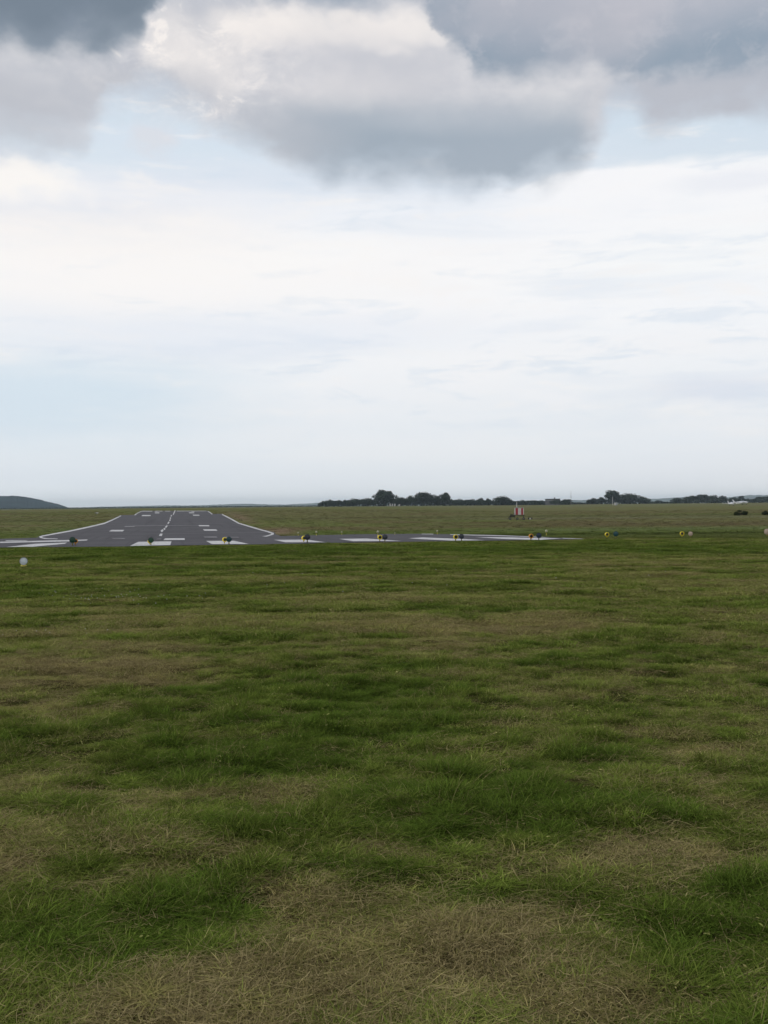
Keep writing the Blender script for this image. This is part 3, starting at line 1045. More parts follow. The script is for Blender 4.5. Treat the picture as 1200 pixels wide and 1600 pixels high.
def hedge(name, pts, dist, n, size, mat, label, thick=5.0, seed=1, cat='hedge'):
    """an uncountable run of scrub: crest line pts in photo px"""
    rng = np.random.default_rng(seed)
    xs0 = [p[0] for p in pts]
    px = rng.uniform(min(xs0), max(xs0), n)
    top = np.interp(px, xs0, [p[1] for p in pts])
    dd = dist + rng.uniform(-thick, thick, n)
    V = []
    jag = fbm(px * 0.28, np.zeros(n), seed, 3)
    for k in range(n):
        d = ray(px[k], top[k])
        D = dd[k] / d.y
        x, y = d.x * D, d.y * D
        g = float(height(x, y, False))
        h = max(0.4, (EYE + d.z * dist / d.y - g)) * (0.72 + 0.5 * jag[k])
        zz = g + h * rng.random() ** 0.7
        c = np.array((x, y, zz))
        nn = rng.normal(size=3) + (0, -0.8, 0.3)
        nn /= np.linalg.norm(nn)
        a = np.cross(nn, rng.normal(size=3))
        a /= np.linalg.norm(a)
        b_ = np.cross(nn, a)
        s = size * (0.5 + rng.random())
        V += [c - a * s, c - b_ * s * .7, c + a * s, c + b_ * s * .7]
    F = np.arange(n * 4).reshape(-1, 4)
    o = mesh_obj(name, np.array(V).tolist(), F.tolist(), mat)
    tag(o, label, cat, kind='stuff')
    return o


hedge('hedgerow', [(497, 787.5), (504, 784.5), (515, 783), (545, 782), (600, 780), (650, 779), (700, 781), (760, 782), (800, 783), (850, 784.5), (893, 785)], 815, 9000, 0.75, M_HEDGE,
      'long dark hedge under the left belt of trees', seed=4)
hedge('hedgerow', [(893, 785.5), (915, 786), (920, 782), (960, 779), (1000, 780), (1013, 784), (1045, 785), (1060, 782), (1110, 780), (1200, 780.5), (1330, 781)], 930, 7000, 0.8, M_HEDGE,
      'dark hedge running under the right-hand trees to the picture edge', seed=6)
hedge('hedgerow', [(-260, 796.5), (100, 793.4), (180, 792.8), (300, 791.6), (500, 789.8)], 1500, 6000, 0.8, M_HEDGE,
      'thin dark hedge line along the horizon behind the runway', seed=8, thick=8)


def bush(px, py, wpx, hpx, label, seed):
    g = ground_at(px, py)
    k = g.length / FPX
    rng = np.random.default_rng(seed)
    lobes = []
    W, H = wpx * k * .8, hpx * k * 1.05
    for i in range(18):
        x = rng.uniform(-0.45, 0.45)
        s = 0.13 + 0.08 * rng.random()
        lobes.append((x * W, rng.uniform(-.3, .3) * W, (0.12 + 0.62 * rng.random() * (1 - abs(x))) * H, s * W, s * W, s * 1.2 * H))
    V, F = leaves(rng, lobes, 1500, 0.065)
    V[:, 2] = np.maximum(V[:, 2], -0.02)
    o = bpy.data.objects.new('bush', None)
    C.objects.link(o)
    o.location = g
    tag(o, label, 'bush')
    f_ = mesh_obj('foliage', V.tolist(), F.tolist(), M_BUSH, o)
    # twigs poking out of the top
    V2, F2 = [], []
    rg = random.Random(seed)
    for i in range(26):
        a = Vector((rg.uniform(-.15, .15) * W, rg.uniform(-.1, .1) * W, 0))
        e = Vector((rg.uniform(-.5, .5) * W, rg.uniform(-.2, .2) * W, rg.uniform(.75, 1.25) * H))
        s = Vector((0.012, 0, 0))
        t_ = Vector((0, 0.012, 0))
        bs = len(V2)
        V2 += [a - s, a + s, a + t_, e]
        F2 += [(bs, bs + 1, bs + 3), (bs + 1, bs + 2, bs + 3), (bs + 2, bs, bs + 3)]
    mesh_obj('twigs', V2, F2, M_BARK, o)
    return o


bush(1158, 805.5, 23, 9, 'wide dark scrubby bush in the field below the aircraft', 3)
bush(1196, 805, 20, 7, 'dark low bush cut by the right picture edge', 4)

# ------------------------------------------------------------------ mesh builder for made things
class MB:
    def __init__(s):
        s.V, s.F = [], []

    def box(s, c, size, rz=0.0, M=None):
        c = Vector(c)
        b0 = len(s.V)
        rot = M if M else Matrix.Rotation(rz, 3, 'Z')
        for dx in (-.5, .5):
            for dy in (-.5, .5):
                for dz in (-.5, .5):
                    s.V.append(c + rot @ Vector((dx * size[0], dy * size[1], dz * size[2])))
        for f in ((0, 1, 3, 2), (4, 6, 7, 5), (0, 4, 5, 1), (2, 3, 7, 6), (0, 2, 6, 4), (1, 5, 7, 3)):
            s.F.append(tuple(b0 + i for i in f))
        return s

    def lathe(s, prof, n=14, axis='Z', c=(0, 0, 0), sx=1.0, sy=1.0, caps=True):
        """prof: [(radius, height)] along the axis, capped where the radius is not 0"""
        c = Vector(c)
        b0 = len(s.V)
        for (r_, h) in prof:
            for k in range(n):
                t_ = 2 * math.pi * k / n
                p = Vector((r_ * math.cos(t_) * sx, r_ * math.sin(t_) * sy, h))
                if axis == 'Y':
                    p = Vector((p.x, p.z, p.y))
                elif axis == 'X':
                    p = Vector((p.z, p.x, p.y))
                s.V.append(c + p)
        for i in range(len(prof) - 1):
            for k in range(n):
                s.F.append((b0 + i * n + k, b0 + i * n + (k + 1) % n, b0 + (i + 1) * n + (k + 1) % n, b0 + (i + 1) * n + k))
        if caps:
            s.F.append(tuple(b0 + k for k in range(n))[::-1])
            s.F.append(tuple(b0 + (len(prof) - 1) * n + k for k in range(n)))
        return s

    def tube(s, p0, p1, r0, r1=None, n=8):
        p0, p1 = Vector(p0), Vector(p1)
        r1 = r0 if r1 is None else r1
        d = (p1 - p0).normalized()
        a = d.orthogonal().normalized()
        b_ = d.cross(a)
        b0 = len(s.V)
        for q, r_ in ((p0, r0), (p1, r1)):
            for k in range(n):
                t_ = 2 * math.pi * k / n
                s.V.append(q + (a * math.cos(t_) + b_ * math.sin(t_)) * r_)
        for k in range(n):
            s.F.append((b0 + k, b0 + (k + 1) % n, b0 + n + (k + 1) % n, b0 + n + k))
        s.F.append(tuple(b0 + k for k in range(n))[::-1])
        s.F.append(tuple(b0 + n + k for k in range(n)))
        return s

    def build(s, name, mat, parent=None, smooth=False, bevel=0.0):
        o = mesh_obj(name, s.V, s.F, mat, parent)
        bm = bmesh.new()
        bm.from_mesh(o.data)
        bmesh.ops.recalc_face_normals(bm, faces=bm.faces)
        if bevel:
            bmesh.ops.bevel(bm, geom=bm.edges[:], offset=bevel, segments=2, affect='EDGES')
        if smooth:
            for f in bm.faces:
                f.smooth = len(f.verts) <= 4
        bm.to_mesh(o.data)
        bm.free()
        return o


def empty(name, loc, rz=0.0, label=None, cat=None, group=None):
    o = bpy.data.objects.new(name, None)
    C.objects.link(o)
    o.location = loc
    o.rotation_euler = (0, 0, rz)
    o.empty_display_size = 0.3
    tag(o, label, cat, group)
    return o


def copy_tree(o, parent=None):
    c = o.copy()
    C.objects.link(c)
    c.parent = parent
    for ch in [q for q in bpy.data.objects if q.parent == o]:
        copy_tree(ch, c)
    return c


def glossy(name, col, rough=0.12):
    m_, b, out = new_mat(name)
    p = b.n('ShaderNodeBsdfPrincipled')
    g = b.n('ShaderNodeTexCoord')
    nz = b.noise(g.outputs['Object'], 40, 3, 0.5)
    b.link(b.mix(nz, tuple(v * .8 for v in col), tuple(min(1, v * 1.2) for v in col)), p.inputs['Base Color'])
    p.inputs['Roughness'].default_value = rough
    b.link(p.outputs[0], out.inputs[0])
    return m_


M_YEL = principled('yellow_enamel', (0.85, 0.64, 0.03), 0.5, var=0.2, scale=25)
M_ORG = principled('orange_enamel', (0.75, 0.33, 0.03), 0.5, var=0.2, scale=25)
M_BLK = glossy('black_lens_glass', (0.012, 0.008, 0.008), 0.3)
M_GREENGL = glossy('dark_green_glass', (0.012, 0.06, 0.028), 0.3)
M_TEALGL = glossy('dark_teal_glass', (0.012, 0.055, 0.062), 0.3)
M_BLUEGL = glossy('dark_blue_glass', (0.014, 0.028, 0.055), 0.3)
M_SMOKE = glossy('smoked_glass', (0.030, 0.034, 0.045), 0.3)
M_PINKGL = glossy('pale_pink_glass', (0.42, 0.32, 0.25), 0.35)
M_PEARL = glossy('pearly_white_glass', (0.76, 0.80, 0.84), 0.35)
M_DKSTEEL = principled('dark_steel', (0.035, 0.035, 0.035), 0.6, 0.3, var=0.3, scale=20)
M_STRAWYEL = principled('faded_yellow_stem', (0.45, 0.38, 0.06), 0.6, var=0.3, scale=30)


def barrel_light(bodymat, lensmat, stemmat, rad=0.105, head=0.20, ring=0.32):
    """an elevated airfield light: flange, stem, round housing with a rim and a lens facing the approach (-Y)"""
    root = bpy.data.objects.new('runway_light', None)
    C.objects.link(root)
    MB().lathe([(0.075, -0.03), (0.085, 0.0), (0.085, 0.012), (0.045, 0.022), (0.03, 0.04)], 14).build('base_flange', M_DKSTEEL, root, True)
    MB().lathe([(0.022, 0.02), (0.022, head - rad * 0.8), (0.032, head - rad * 0.8), (0.032, head - rad * 0.55)], 10).build('stem', stemmat, root, True)
    r_ = rad
    MB().lathe([(r_ * .35, .62 * r_ * 1.4), (r_ * .72, .5 * r_ * 1.4), (r_ * .93, .2 * r_ * 1.4), (r_ * .98, -.25 * r_), (r_ * 1.0, -.5 * r_), (r_ * (1 - ring), -.5 * r_),
                (r_ * (1 - ring), -.38 * r_)], 20, 'Y', (0, 0, head)).build('housing', bodymat, root, True)
    e = 1 - ring - 0.01
    MB().lathe([(r_ * e, -.37 * r_), (r_ * e * .96, -.43 * r_), (r_ * e * .75, -.50 * r_), (r_ * e * .4, -.56 * r_), (r_ * .03, -.58 * r_)], 20, 'Y', (0, 0, head)).build('lens', lensmat, root, True)
    return root


def place(root, px, py, rz=0.0, label=None, group=None, dn=0.0, cat='runway light', s=1.0):
    g = ground_at(px, py)
    g = g * 1.0
    d = Vector((g.x, g.y, 0)).normalized()
    g = g + d * dn
    g.z = float(height(g.x, g.y, False)) - 0.004
    root.location = g
    root.rotation_euler = (0, 0, math.atan2(-g.x, g.y) + rz)
    root.scale = (s, s, s)
    tag(root, label, cat, group)
    return root


def swap(root, kind, mat):
    for ch in [q for q in bpy.data.objects if q.parent == root]:
        if ch.name.split('.')[0] == kind:
            me = ch.data.copy()
            me.materials.clear()
            me.materials.append(mat)
            ch.data = me


YEL0 = barrel_light(M_YEL, M_BLK, M_YEL)
DRK0 = barrel_light(M_SMOKE, M_SMOKE, M_STRAWYEL, rad=0.118, head=0.235, ring=0.07)
GY = 'yellow-rimmed lights in a row along the runway end'
GD = 'dark-domed lights in a row along the runway end'
yel = [
    (117.8, 852.2, 'orange-stemmed yellow light half hidden by a dark green dome, leftmost of the row', M_ORG, .95),
    (233.6, 851.6, 'yellow light almost wholly hidden behind a dark green dome on the runway', M_YEL, .8),
    (350.8, 850.2, 'yellow-rimmed light with a teal dome touching its right side', M_YEL, 1),
    (474.6, 847.6, 'yellow-rimmed light touching a smoked dome, right of the runway mouth', M_YEL, 1),
    (593.4, 846.4, 'yellow-rimmed light close beside a smoked dome, in front of bare tarmac', M_YEL, 1),
    (711.7, 845.8, 'yellow-rimmed light at the point of the last white stripe, a dark dome near it', M_YEL, 1),
    (829.6, 844.6, 'orange-yellow light on white paint with a blue dome to its right', M_ORG, 1),
    (948.2, 841.4, 'yellow-rimmed light in grass paired with a teal dome, right of the tarmac tip', M_YEL, .95),
    (1065.5, 840.0, 'yellow-rimmed light in grass left of the pale pink dome', M_YEL, .95),
]
drk = [
    (113.2, 852.6, 'dark green dome in front of the leftmost orange-stemmed light', M_GREENGL, 1.1),
    (235.8, 852.2, 'dark green dome standing before the broad white runway stripe', M_GREENGL, 1),
    (357.8, 850.8, 'teal dome light right against a yellow-rimmed one on white paint', M_TEALGL, 1),
    (480.2, 847.9, 'smoked dark dome overlapping a yellow-rimmed light near the runway mouth', M_SMOKE, 1.1),
    (601.5, 847.2, 'smoked dark dome just right of a yellow-rimmed light on bare tarmac', M_SMOKE, 1),
    (721.2, 845.6, 'dark dome separated by a small gap from a yellow-rimmed light', M_SMOKE, .95),
    (842.0, 844.5, 'dark blue dome right of the orange-yellow light on white paint', M_BLUEGL, 1),
    (962.3, 841.6, 'teal dome in grass right of a yellow-rimmed light beyond the tarmac tip', M_TEALGL, 1),
    (1079.0, 840.4, 'pale pink dome in grass right of the last yellow-rimmed light', M_PINKGL, .88),
    (1198.5, 839.4, 'pale pink dome cut by the right picture edge', M_PINKGL, 1.15),
]
for i, (px, py, lab, bm_, s) in enumerate(yel):
    o = YEL0 if i == 2 else copy_tree(YEL0)
    place(o, px, py, R(20 + 3 * (i % 4)), lab, GY, 0.0, s=s)
    if bm_ is not M_YEL:
        swap(o, 'housing', bm_)
        swap(o, 'stem', bm_)
for i, (px, py, lab, bm_, s) in enumerate(drk):
    o = DRK0 if i == 0 else copy_tree(DRK0)
    place(o, px, py, R(3 - 2 * (i % 3)), lab, GD, -0.25, s=s)
    swap(o, 'housing', bm_)
    swap(o, 'lens', bm_)

# white globe light, nearer, on the left
gl = barrel_light(M_PEARL, M_PEARL, M_DKSTEEL, rad=0.108, head=0.185, ring=0.12)
place(gl, 37.0, 886.8, 0, 'pearly white round light standing alone in the mown grass at left')
swap(gl, 'base_flange', M_STRAWYEL)
MB().lathe([(0.07, -0.02), (0.08, 0.065), (0.055, 0.085), (0.03, 0.09)], 14).build('mushroom_base', M_STRAWYEL, gl, True)
MB().lathe([(0.111, -0.02), (0.111, 0.006), (0.098, 0.010), (0.098, -0.016), (0.111, -0.02)], 24, 'Y', (0, -0.045, 0.185), caps=False).build('rim', principled('tarnished_rim', (0.25, 0.24, 0.16), 0.5, var=0.4, scale=30), gl, True)

# low edge lights beyond the cross strip
def edge_light():
    root = bpy.data.objects.new('edge_light', None)
    C.objects.link(root)
    MB().lathe([(0.07, -0.05), (0.07, 0.01), (0.03, 0.02), (0.022, 0.22), (0.05, 0.23)], 10).build('stem', M_STRAWYEL, root, True)
    MB().lathe([(0.06, 0.23), (0.075, 0.27), (0.07, 0.34), (0.045, 0.38), (0.01, 0.395)], 12).build('globe', principled('frosted_globe', (0.40, 0.38, 0.24), 0.4), root, True)
    return root


E0_ = edge_light()
for i, (px, py, lab, s) in enumerate([
        (590.5, 838.2, 'small yellow edge light behind the strip, above a yellow-rimmed light', 1.0),
        (466.0, 837.4, 'tiny yellow edge light by the bare earth at the runway mouth', .7),
        (494.3, 837.2, 'tiny pale edge light in grass right of the runway mouth pair', .85),
        (534.0, 835.8, 'faint tiny edge light in grass midway along the cross strip', .65),
        (683.2, 835.4, 'small pale edge light in grass beside the far white line', .8),
        (853.8, 837.2, 'pale yellow edge light beyond the strip, behind the blue dome', 1.0),
        (617.0, 836.0, 'dim yellowish edge light just above the tarmac, left of the far white line', .5)]):
    o = E0_ if i == 0 else copy_tree(E0_)
    place(o, px, py, 0, lab, 'small edge lights beyond the cross strip', 0, 'edge light', s * .8)

# ------------------------------------------------------------------ red and white striped equipment cabinet
M_RED = principled('red_paint', (0.30, 0.018, 0.028), 0.5, var=0.2, scale=5)
M_WHT = principled('white_paint', (0.52, 0.50, 0.48), 0.5, var=0.1, scale=5)
M_GREY = principled('galvanised_steel', (0.34, 0.35, 0.35), 0.5, 0.4, var=0.15, scale=10)
M_TYRE = principled('tyre_rubber', (0.02, 0.02, 0.018), 0.9, var=0.3, scale=20)
g = ground_at(810, 812.5)
k = g.length / FPX            # metres per photo pixel there
cab = empty('striped_cabinet', g, math.atan2(-g.x, g.y), 'red and white striped box on dark wheels with a thin white mast', 'equipment cabinet')


def X(px):
    return (px - 810) * k


def Z(py):
    return (812.5 - py) * k


cz0, cz1 = Z(804.3), Z(794)
zc, zh = (cz0 + cz1) / 2, cz1 - cz0
MB().box((X(811.3), 0.36, zc), (14.6 * k, 0.62, zh)).build('body', M_GREY, cab, bevel=0.01)
for (a, b_, mt) in ((803.8, 805.6, M_WHT), (805.8, 809.4, M_RED), (809.6, 814.2, M_WHT), (814.4, 817.2, M_RED), (817.3, 818.5, M_WHT)):
    MB().box(((X(a) + X(b_)) / 2, 0.025, zc), ((b_ - a) * k, 0.05, zh * 0.99)).build('stripe_panel', mt, cab)
MB().box((X(811.3), 0.34, cz1 + 0.02), (15.4 * k, 0.70, 0.035)).build('roof', M_GREY, cab, bevel=0.006)
MB().tube((X(807.6), 0.3, cz0), (X(807.6), 0.3, Z(784)), 0.035, 0.022).build('mast', M_WHT, cab, True)
MB().box((X(807.6), 0.3, Z(793.2)), (0.16, 0.16, 0.12)).build('mast_bracket', M_GREY, cab)
MB().box((X(807.6), 0.3, Z(784.2)), (0.07, 0.07, 0.07)).build('mast_cap', M_GREY, cab)
fr = MB()
fr.box((X(809), 0.34, cz0 - 0.05), (22 * k, 0.5, 0.06))
fr.tube((X(798.5), 0.34, cz0 - 0.05), (X(793.5), 0.30, 0.12), 0.03)
fr.build('chassis', M_DKSTEEL, cab)
for (px, yy) in ((797.5, 0.1), (808.5, 0.05), (818.2, 0.05), (808.5, 0.65), (818.2, 0.65)):
    w = empty('wheel', (X(px), yy, 0.13))
    w.scale = (.6, .75, .6)
    w.parent = cab
    MB().lathe([(0.13, -0.05), (0.2, -0.055), (0.215, -0.03), (0.215, 0.03), (0.2, 0.055), (0.13, 0.05)], 18, 'Y').build('tyre', M_TYRE, w, True)
    MB().lathe([(0.02, -0.065), (0.12, -0.04), (0.125, 0.04), (0.02, 0.05)], 12, 'Y').build('rim', M_GREY, w, True)
for px in (804.5, 817.8):
    MB().tube((X(px), 0.2, 0.2), (X(px), 0.2, cz0), 0.03).build('leg', M_DKSTEEL, cab)
en = MB()
en.box((X(800.8), 0.3, Z(806.6)), (7.6 * k, 0.5, 3.4 * k))
en.box((X(799.5), 0.3, Z(804.4)), (4.2 * k, 0.35, 1.6 * k))
en.build('engine_cover', principled('dark_olive_cover', (0.03, 0.03, 0.015), 0.7), cab, bevel=0.03)
MB().tube((X(803.5), 0.3, Z(805)), (X(803.5), 0.3, Z(801.2)), 0.025).build('exhaust_pipe', M_DKSTEEL, cab)

g2 = ground_at(828.5, 811.6)
st = empty('cable_stub', g2, 0, 'low pale block between two dark stubs right of the striped cabinet', 'cable box')
MB().box((0, 0, 0.07), (0.17, 0.2, 0.15)).build('cover', M_WHT, st, bevel=0.01)
for s in (-1, 1):
    MB().lathe([(0.06, 0), (0.06, 0.15), (0.085, 0.16), (0.085, 0.19), (0.03, 0.2)], 10, c=(s * 0.17, 0, 0)).build('cap', M_DKSTEEL, st, True)

# ------------------------------------------------------------------ white marker boards
def board(px, py, wpx, hpx, label, group='white marker boards before the tree belt', name='marker_board'):
    g = ground_at(px, py)
    k = g.length / FPX
    o = empty(name, g, math.atan2(-g.x, g.y), label, 'marker board', group)
    W, H = wpx * k, hpx * k
    MB().box((0, 0, H * 0.56), (W, 0.08, H * 0.88)).build('panel', M_WHT, o, bevel=0.015)
    for s in (-1, 1):
        MB().box((s * W * 0.36, 0.07, H * 0.4), (0.07, 0.05, H * 0.82)).build('post', M_GREY, o)
    MB().tube((0, 0.09, H * .8), (0, 0.5 * H, 0), 0.03).build('brace', M_GREY, o)


board(609.6, 791.3, 1.9, 4.4, 'leftmost of the row of white boards before the tall tree')
board(613.3, 791.3, 1.7, 4.2, 'second white board from the left before the tree belt')
board(616.9, 791.3, 2.1, 4.2, 'third white board, with the wider gap on its right')
board(624.0, 791.0, 2.3, 3.2, 'lowest white board standing apart on the right of its row')
g = ground_at(151, 802.9)
pm = empty('flat_marker', g, 0, 'small flat white marker in the grass left of the runway', 'marker')
kk = g.length / FPX
for s in (-1, 1):
    MB().box((s * 1.1 * kk, 0, .18), (2.6 * kk, 0.7, 0.05), M=Matrix.Rotation(s * 0.25, 3, 'Y')).build('board', M_WHT, pm)
MB().box((0, 0, .08), (0.12, 0.5, 0.22)).build('support', M_GREY, pm)

# ------------------------------------------------------------------ building, masts, cabin
def at(px, py, dist):
    d = ray(px, py)
    D = dist / d.y
    return Vector((d.x * D, d.y * D, EYE + d.z * D))


def ground_under(px, dist):
    p = at(px, 788, dist)
    return Vector((p.x, p.y, float(height(p.x, p.y, False))))


M_WALL = principled('weathered_render', (0.10, 0.10, 0.10), 0.9, var=0.15, scale=0.6)
M_ROOF = principled('dark_flat_roof', (0.05, 0.052, 0.06), 0.8, var=0.2, scale=0.8)
M_GLASS = glossy('window_glass', (0.05, 0.06, 0.07), 0.1)
D = 790
gb = ground_under(863.5, D)
kb = D / FPX
bl = empty('flat_roofed_building', gb, math.atan2(-gb.x, gb.y), 'low flat-roofed building half hidden by dark trees', 'building')
Hb = at(863.5, 779.9, D).z - gb.z
Wb = 23 * kb
MB().box((0, 3, Hb / 2), (Wb, 6, Hb)).build('wall', M_WALL, bl)
MB().box((0, 3, Hb + 0.15), (Wb + 0.8, 6.8, 0.3)).build('roof', M_ROOF, bl)
MB().box((1.6, 3, Hb + 0.8), (0.9, 0.9, 1.0)).build('chimney', M_ROOF, bl)
MB().box((-1.0, -0.06, Hb - 0.9), (Wb * 0.9, 0.12, 0.15)).build('fascia', M_WHT, bl)
for i in range(5):
    wn = MB().box((-4.6 + i * 2.1, -0.03, Hb * 0.62), (1.3, 0.06, 1.2)).build('window', M_GREY, bl)
    MB().box((-4.6 + i * 2.1, -0.075, Hb * 0.62), (1.1, 0.02, 1.0)).build('pane', M_GLASS, wn)
dr = MB().box((5.0, -0.03, 1.05), (1.0, 0.06, 2.1)).build('door', M_DKSTEEL, bl)
MB().box((5.35, -0.08, 1.05), (0.08, 0.04, 0.16)).build('handle', M_GREY, dr)


def mast(px, top, dist, label, name='lattice_mast', arms=(), r=0.12, mat=None):
    g = ground_under(px, dist)
    h = at(px, top, dist).z - g.z
    o = empty(name, g, 0, label, 'mast')
    m_ = MB()
    for k in range(3):
        a = k * 2.094
        m_.tube((r * 2 * math.cos(a), r * 2 * math.sin(a), 0), (r * .5 * math.cos(a), r * .5 * math.sin(a), h * .97), r * .4, r * .3, 5)
    q = 0.0
    while q < h * 0.95:
        f_ = 1 - .75 * q / h
        for k in range(3):
            a, c = k * 2.094, (k + 1) * 2.094
            m_.tube((r * 2 * f_ * math.cos(a), r * 2 * f_ * math.sin(a), q), (r * 2 * f_ * math.cos(c), r * 2 * f_ * math.sin(c), q + .5), r * .15, None, 4)
        q += .6
    m_.build('tower', mat or M_GREY, o)
    MB().tube((0, 0, h * .93), (0, 0, h), r * .35, r * .2).build('antenna', mat or M_GREY, o)
    for (fr_, w) in arms:
        MB().box((0, 0, h * fr_), (w, .12, .12)).build('crossarm', mat or M_GREY, o)
    return o


mast(892.2, 766.5, 780, 'very thin lattice mast with crossarms right of the flat-roofed building', arms=((.62, 1.6), (.5, 1.0)), r=0.13)
mast(957.2, 776.0, 700, 'short white mast in front of the right-hand copse', 'white_mast', arms=((.55, .9),), r=0.16, mat=M_WHT)
gc = ground_under(962.3, 690)
hut = empty('white_hut', gc, 0, 'tiny white hut beside the short mast before the copse', 'hut')
MB().box((0, 0, .9), (1.9, 1.6, 1.8)).build('wall', M_WHT, hut)
MB().box((0, 0, 1.87), (2.1, 1.8, .12)).build('roof', M_ROOF, hut)
MB().box((.4, -.82, .85), (.7, .04, 1.6)).build('door', M_GREY, hut)

# ------------------------------------------------------------------ light aircraft
M_PLANE = principled('white_aircraft_paint', (0.74, 0.74, 0.75), 0.3, var=0.03, coat=0.3)


def airfoil_slab(m_, x0, x1, y0, y1, z0, z1, c0, c1, t0, t1, n=1):
    """wing panel from (x0,y0,z0) chord c0 thickness t0 to (x1,...)"""
    prof = [(0, 0), (.08, .45), (.3, .5), (.65, .32), (1, 0.02), (.65, -.2), (.3, -.35), (.08, -.3)]
    b0 = len(m_.V)
    for (x, y, z, c, t_) in ((x0, y0, z0, c0, t0), (x1, y1, z1, c1, t1)):
        for (a, b_) in prof:
            m_.V.append(Vector((x, y + a * c, z + b_ * t_)))
    n_ = len(prof)
    for k in range(n_):
        m_.F.append((b0 + k, b0 + (k + 1) % n_, b0 + n_ + (k + 1) % n_, b0 + n_ + k))
    m_.F.append(tuple(b0 + k for k in range(n_)))
    m_.F.append(tuple(b0 + n_ + k for k in range(n_))[::-1])


def aircraft(loc, rz, label, s=1.0):
    """low-wing single-engine aeroplane, nose towards -Y, wheels on the ground"""
    o = empty('light_aircraft', loc, rz, label, 'aircraft', 'light aircraft parked on the far grass')
    o.scale = (s, s, s)
    m_ = MB()
    prof = [(0.10, -0.1), (.34, 0.0), (.44, .5), (.50, 1.4), (.54, 2.4), (.5, 3.3), (.36, 4.4), (.22, 5.6), (.12, 6.7), (.05, 7.0)]
    m_.lathe(prof, 16, 'Y', (0, -2.2, 1.15), 1.0, 1.0)
    m_.build('fuselage', M_PLANE, o, True)
    m_ = MB()
    m_.lathe([(.05, -.2), (.30, .15), (.40, .7), (.38, 1.3), (.22, 2.1), (.05, 2.5)], 14, 'Y', (0, -0.9, 1.55), 1.0, 1.05)
    m_.build('canopy', glossy('tinted_canopy', (0.25, 0.28, 0.32), 0.08), o, True)
    for sd in (-1, 1):
        m_ = MB()
        airfoil_slab(m_, sd * .35, sd * 2.2, -0.7, -0.65, .88, 1.0, 1.6, 1.45, .26, .22)
        airfoil_slab(m_, sd * 2.2, sd * 4.9, -0.65, -0.4, 1.0, 1.28, 1.45, .95, .22, .12)
        m_.build('wing', M_PLANE, o, True)
        m_ = MB()
        airfoil_slab(m_, sd * .05, sd * 1.45, 3.95, 4.15, 1.35, 1.37, .85, .6, .1, .07)
        m_.build('tailplane', M_PLANE, o, True)
    fn = MB()
    a = [(3.2, 1.35), (4.3, 1.4), (4.95, 2.5), (4.45, 2.55), (3.95, 1.75)]
    fn.V = [Vector((-.05, y, z)) for y, z in a] + [Vector((.05, y, z)) for y, z in a]
    fn.F = [tuple(range(5)), tuple(range(9, 4, -1))] + [(i, (i + 1) % 5, 5 + (i + 1) % 5, 5 + i) for i in range(5)]
    fn.build('fin', M_PLANE, o)
    MB().lathe([(.02, -.35), (.1, -.22), (.14, 0)], 12, 'Y', (0, -2.25, 1.15)).build('spinner', M_GREY, o, True)
    MB().box((0, -2.4, 1.15), (1.75, .03, .12), M=Matrix.Rotation(.4, 3, 'Y')).build('propeller', M_DKSTEEL, o)
    for (x, y) in ((-1.2, .1), (1.2, .1), (0, -1.7)):
        lg = MB().tube((x, y, .95), (x, y, .25), .05).build('undercarriage_leg', M_PLANE, o)
        MB().lathe([(.1, -.07), (.19, -.07), (.21, 0), (.19, .07), (.1, .07)], 14, 'X', (x, y, .21)).build('wheel', M_TYRE, lg, True)
    return o


for (px, py, rz, lab, s) in ((1143.5, 790.2, R(4), 'white low-wing aeroplane seen head-on with both wings spread', 1.0),
                             (1160.5, 788.6, R(80), 'white aeroplane seen side-on behind the head-on one', 1.0)):
    g = ground_at(px, py)
    s = 29.0 * (g.length / FPX) / 9.8 if lab.endswith('spread') else 21.0 * (g.length / FPX) / 7.0
    print('aircraft', g, s)
    aircraft(g, rz, lab, s)

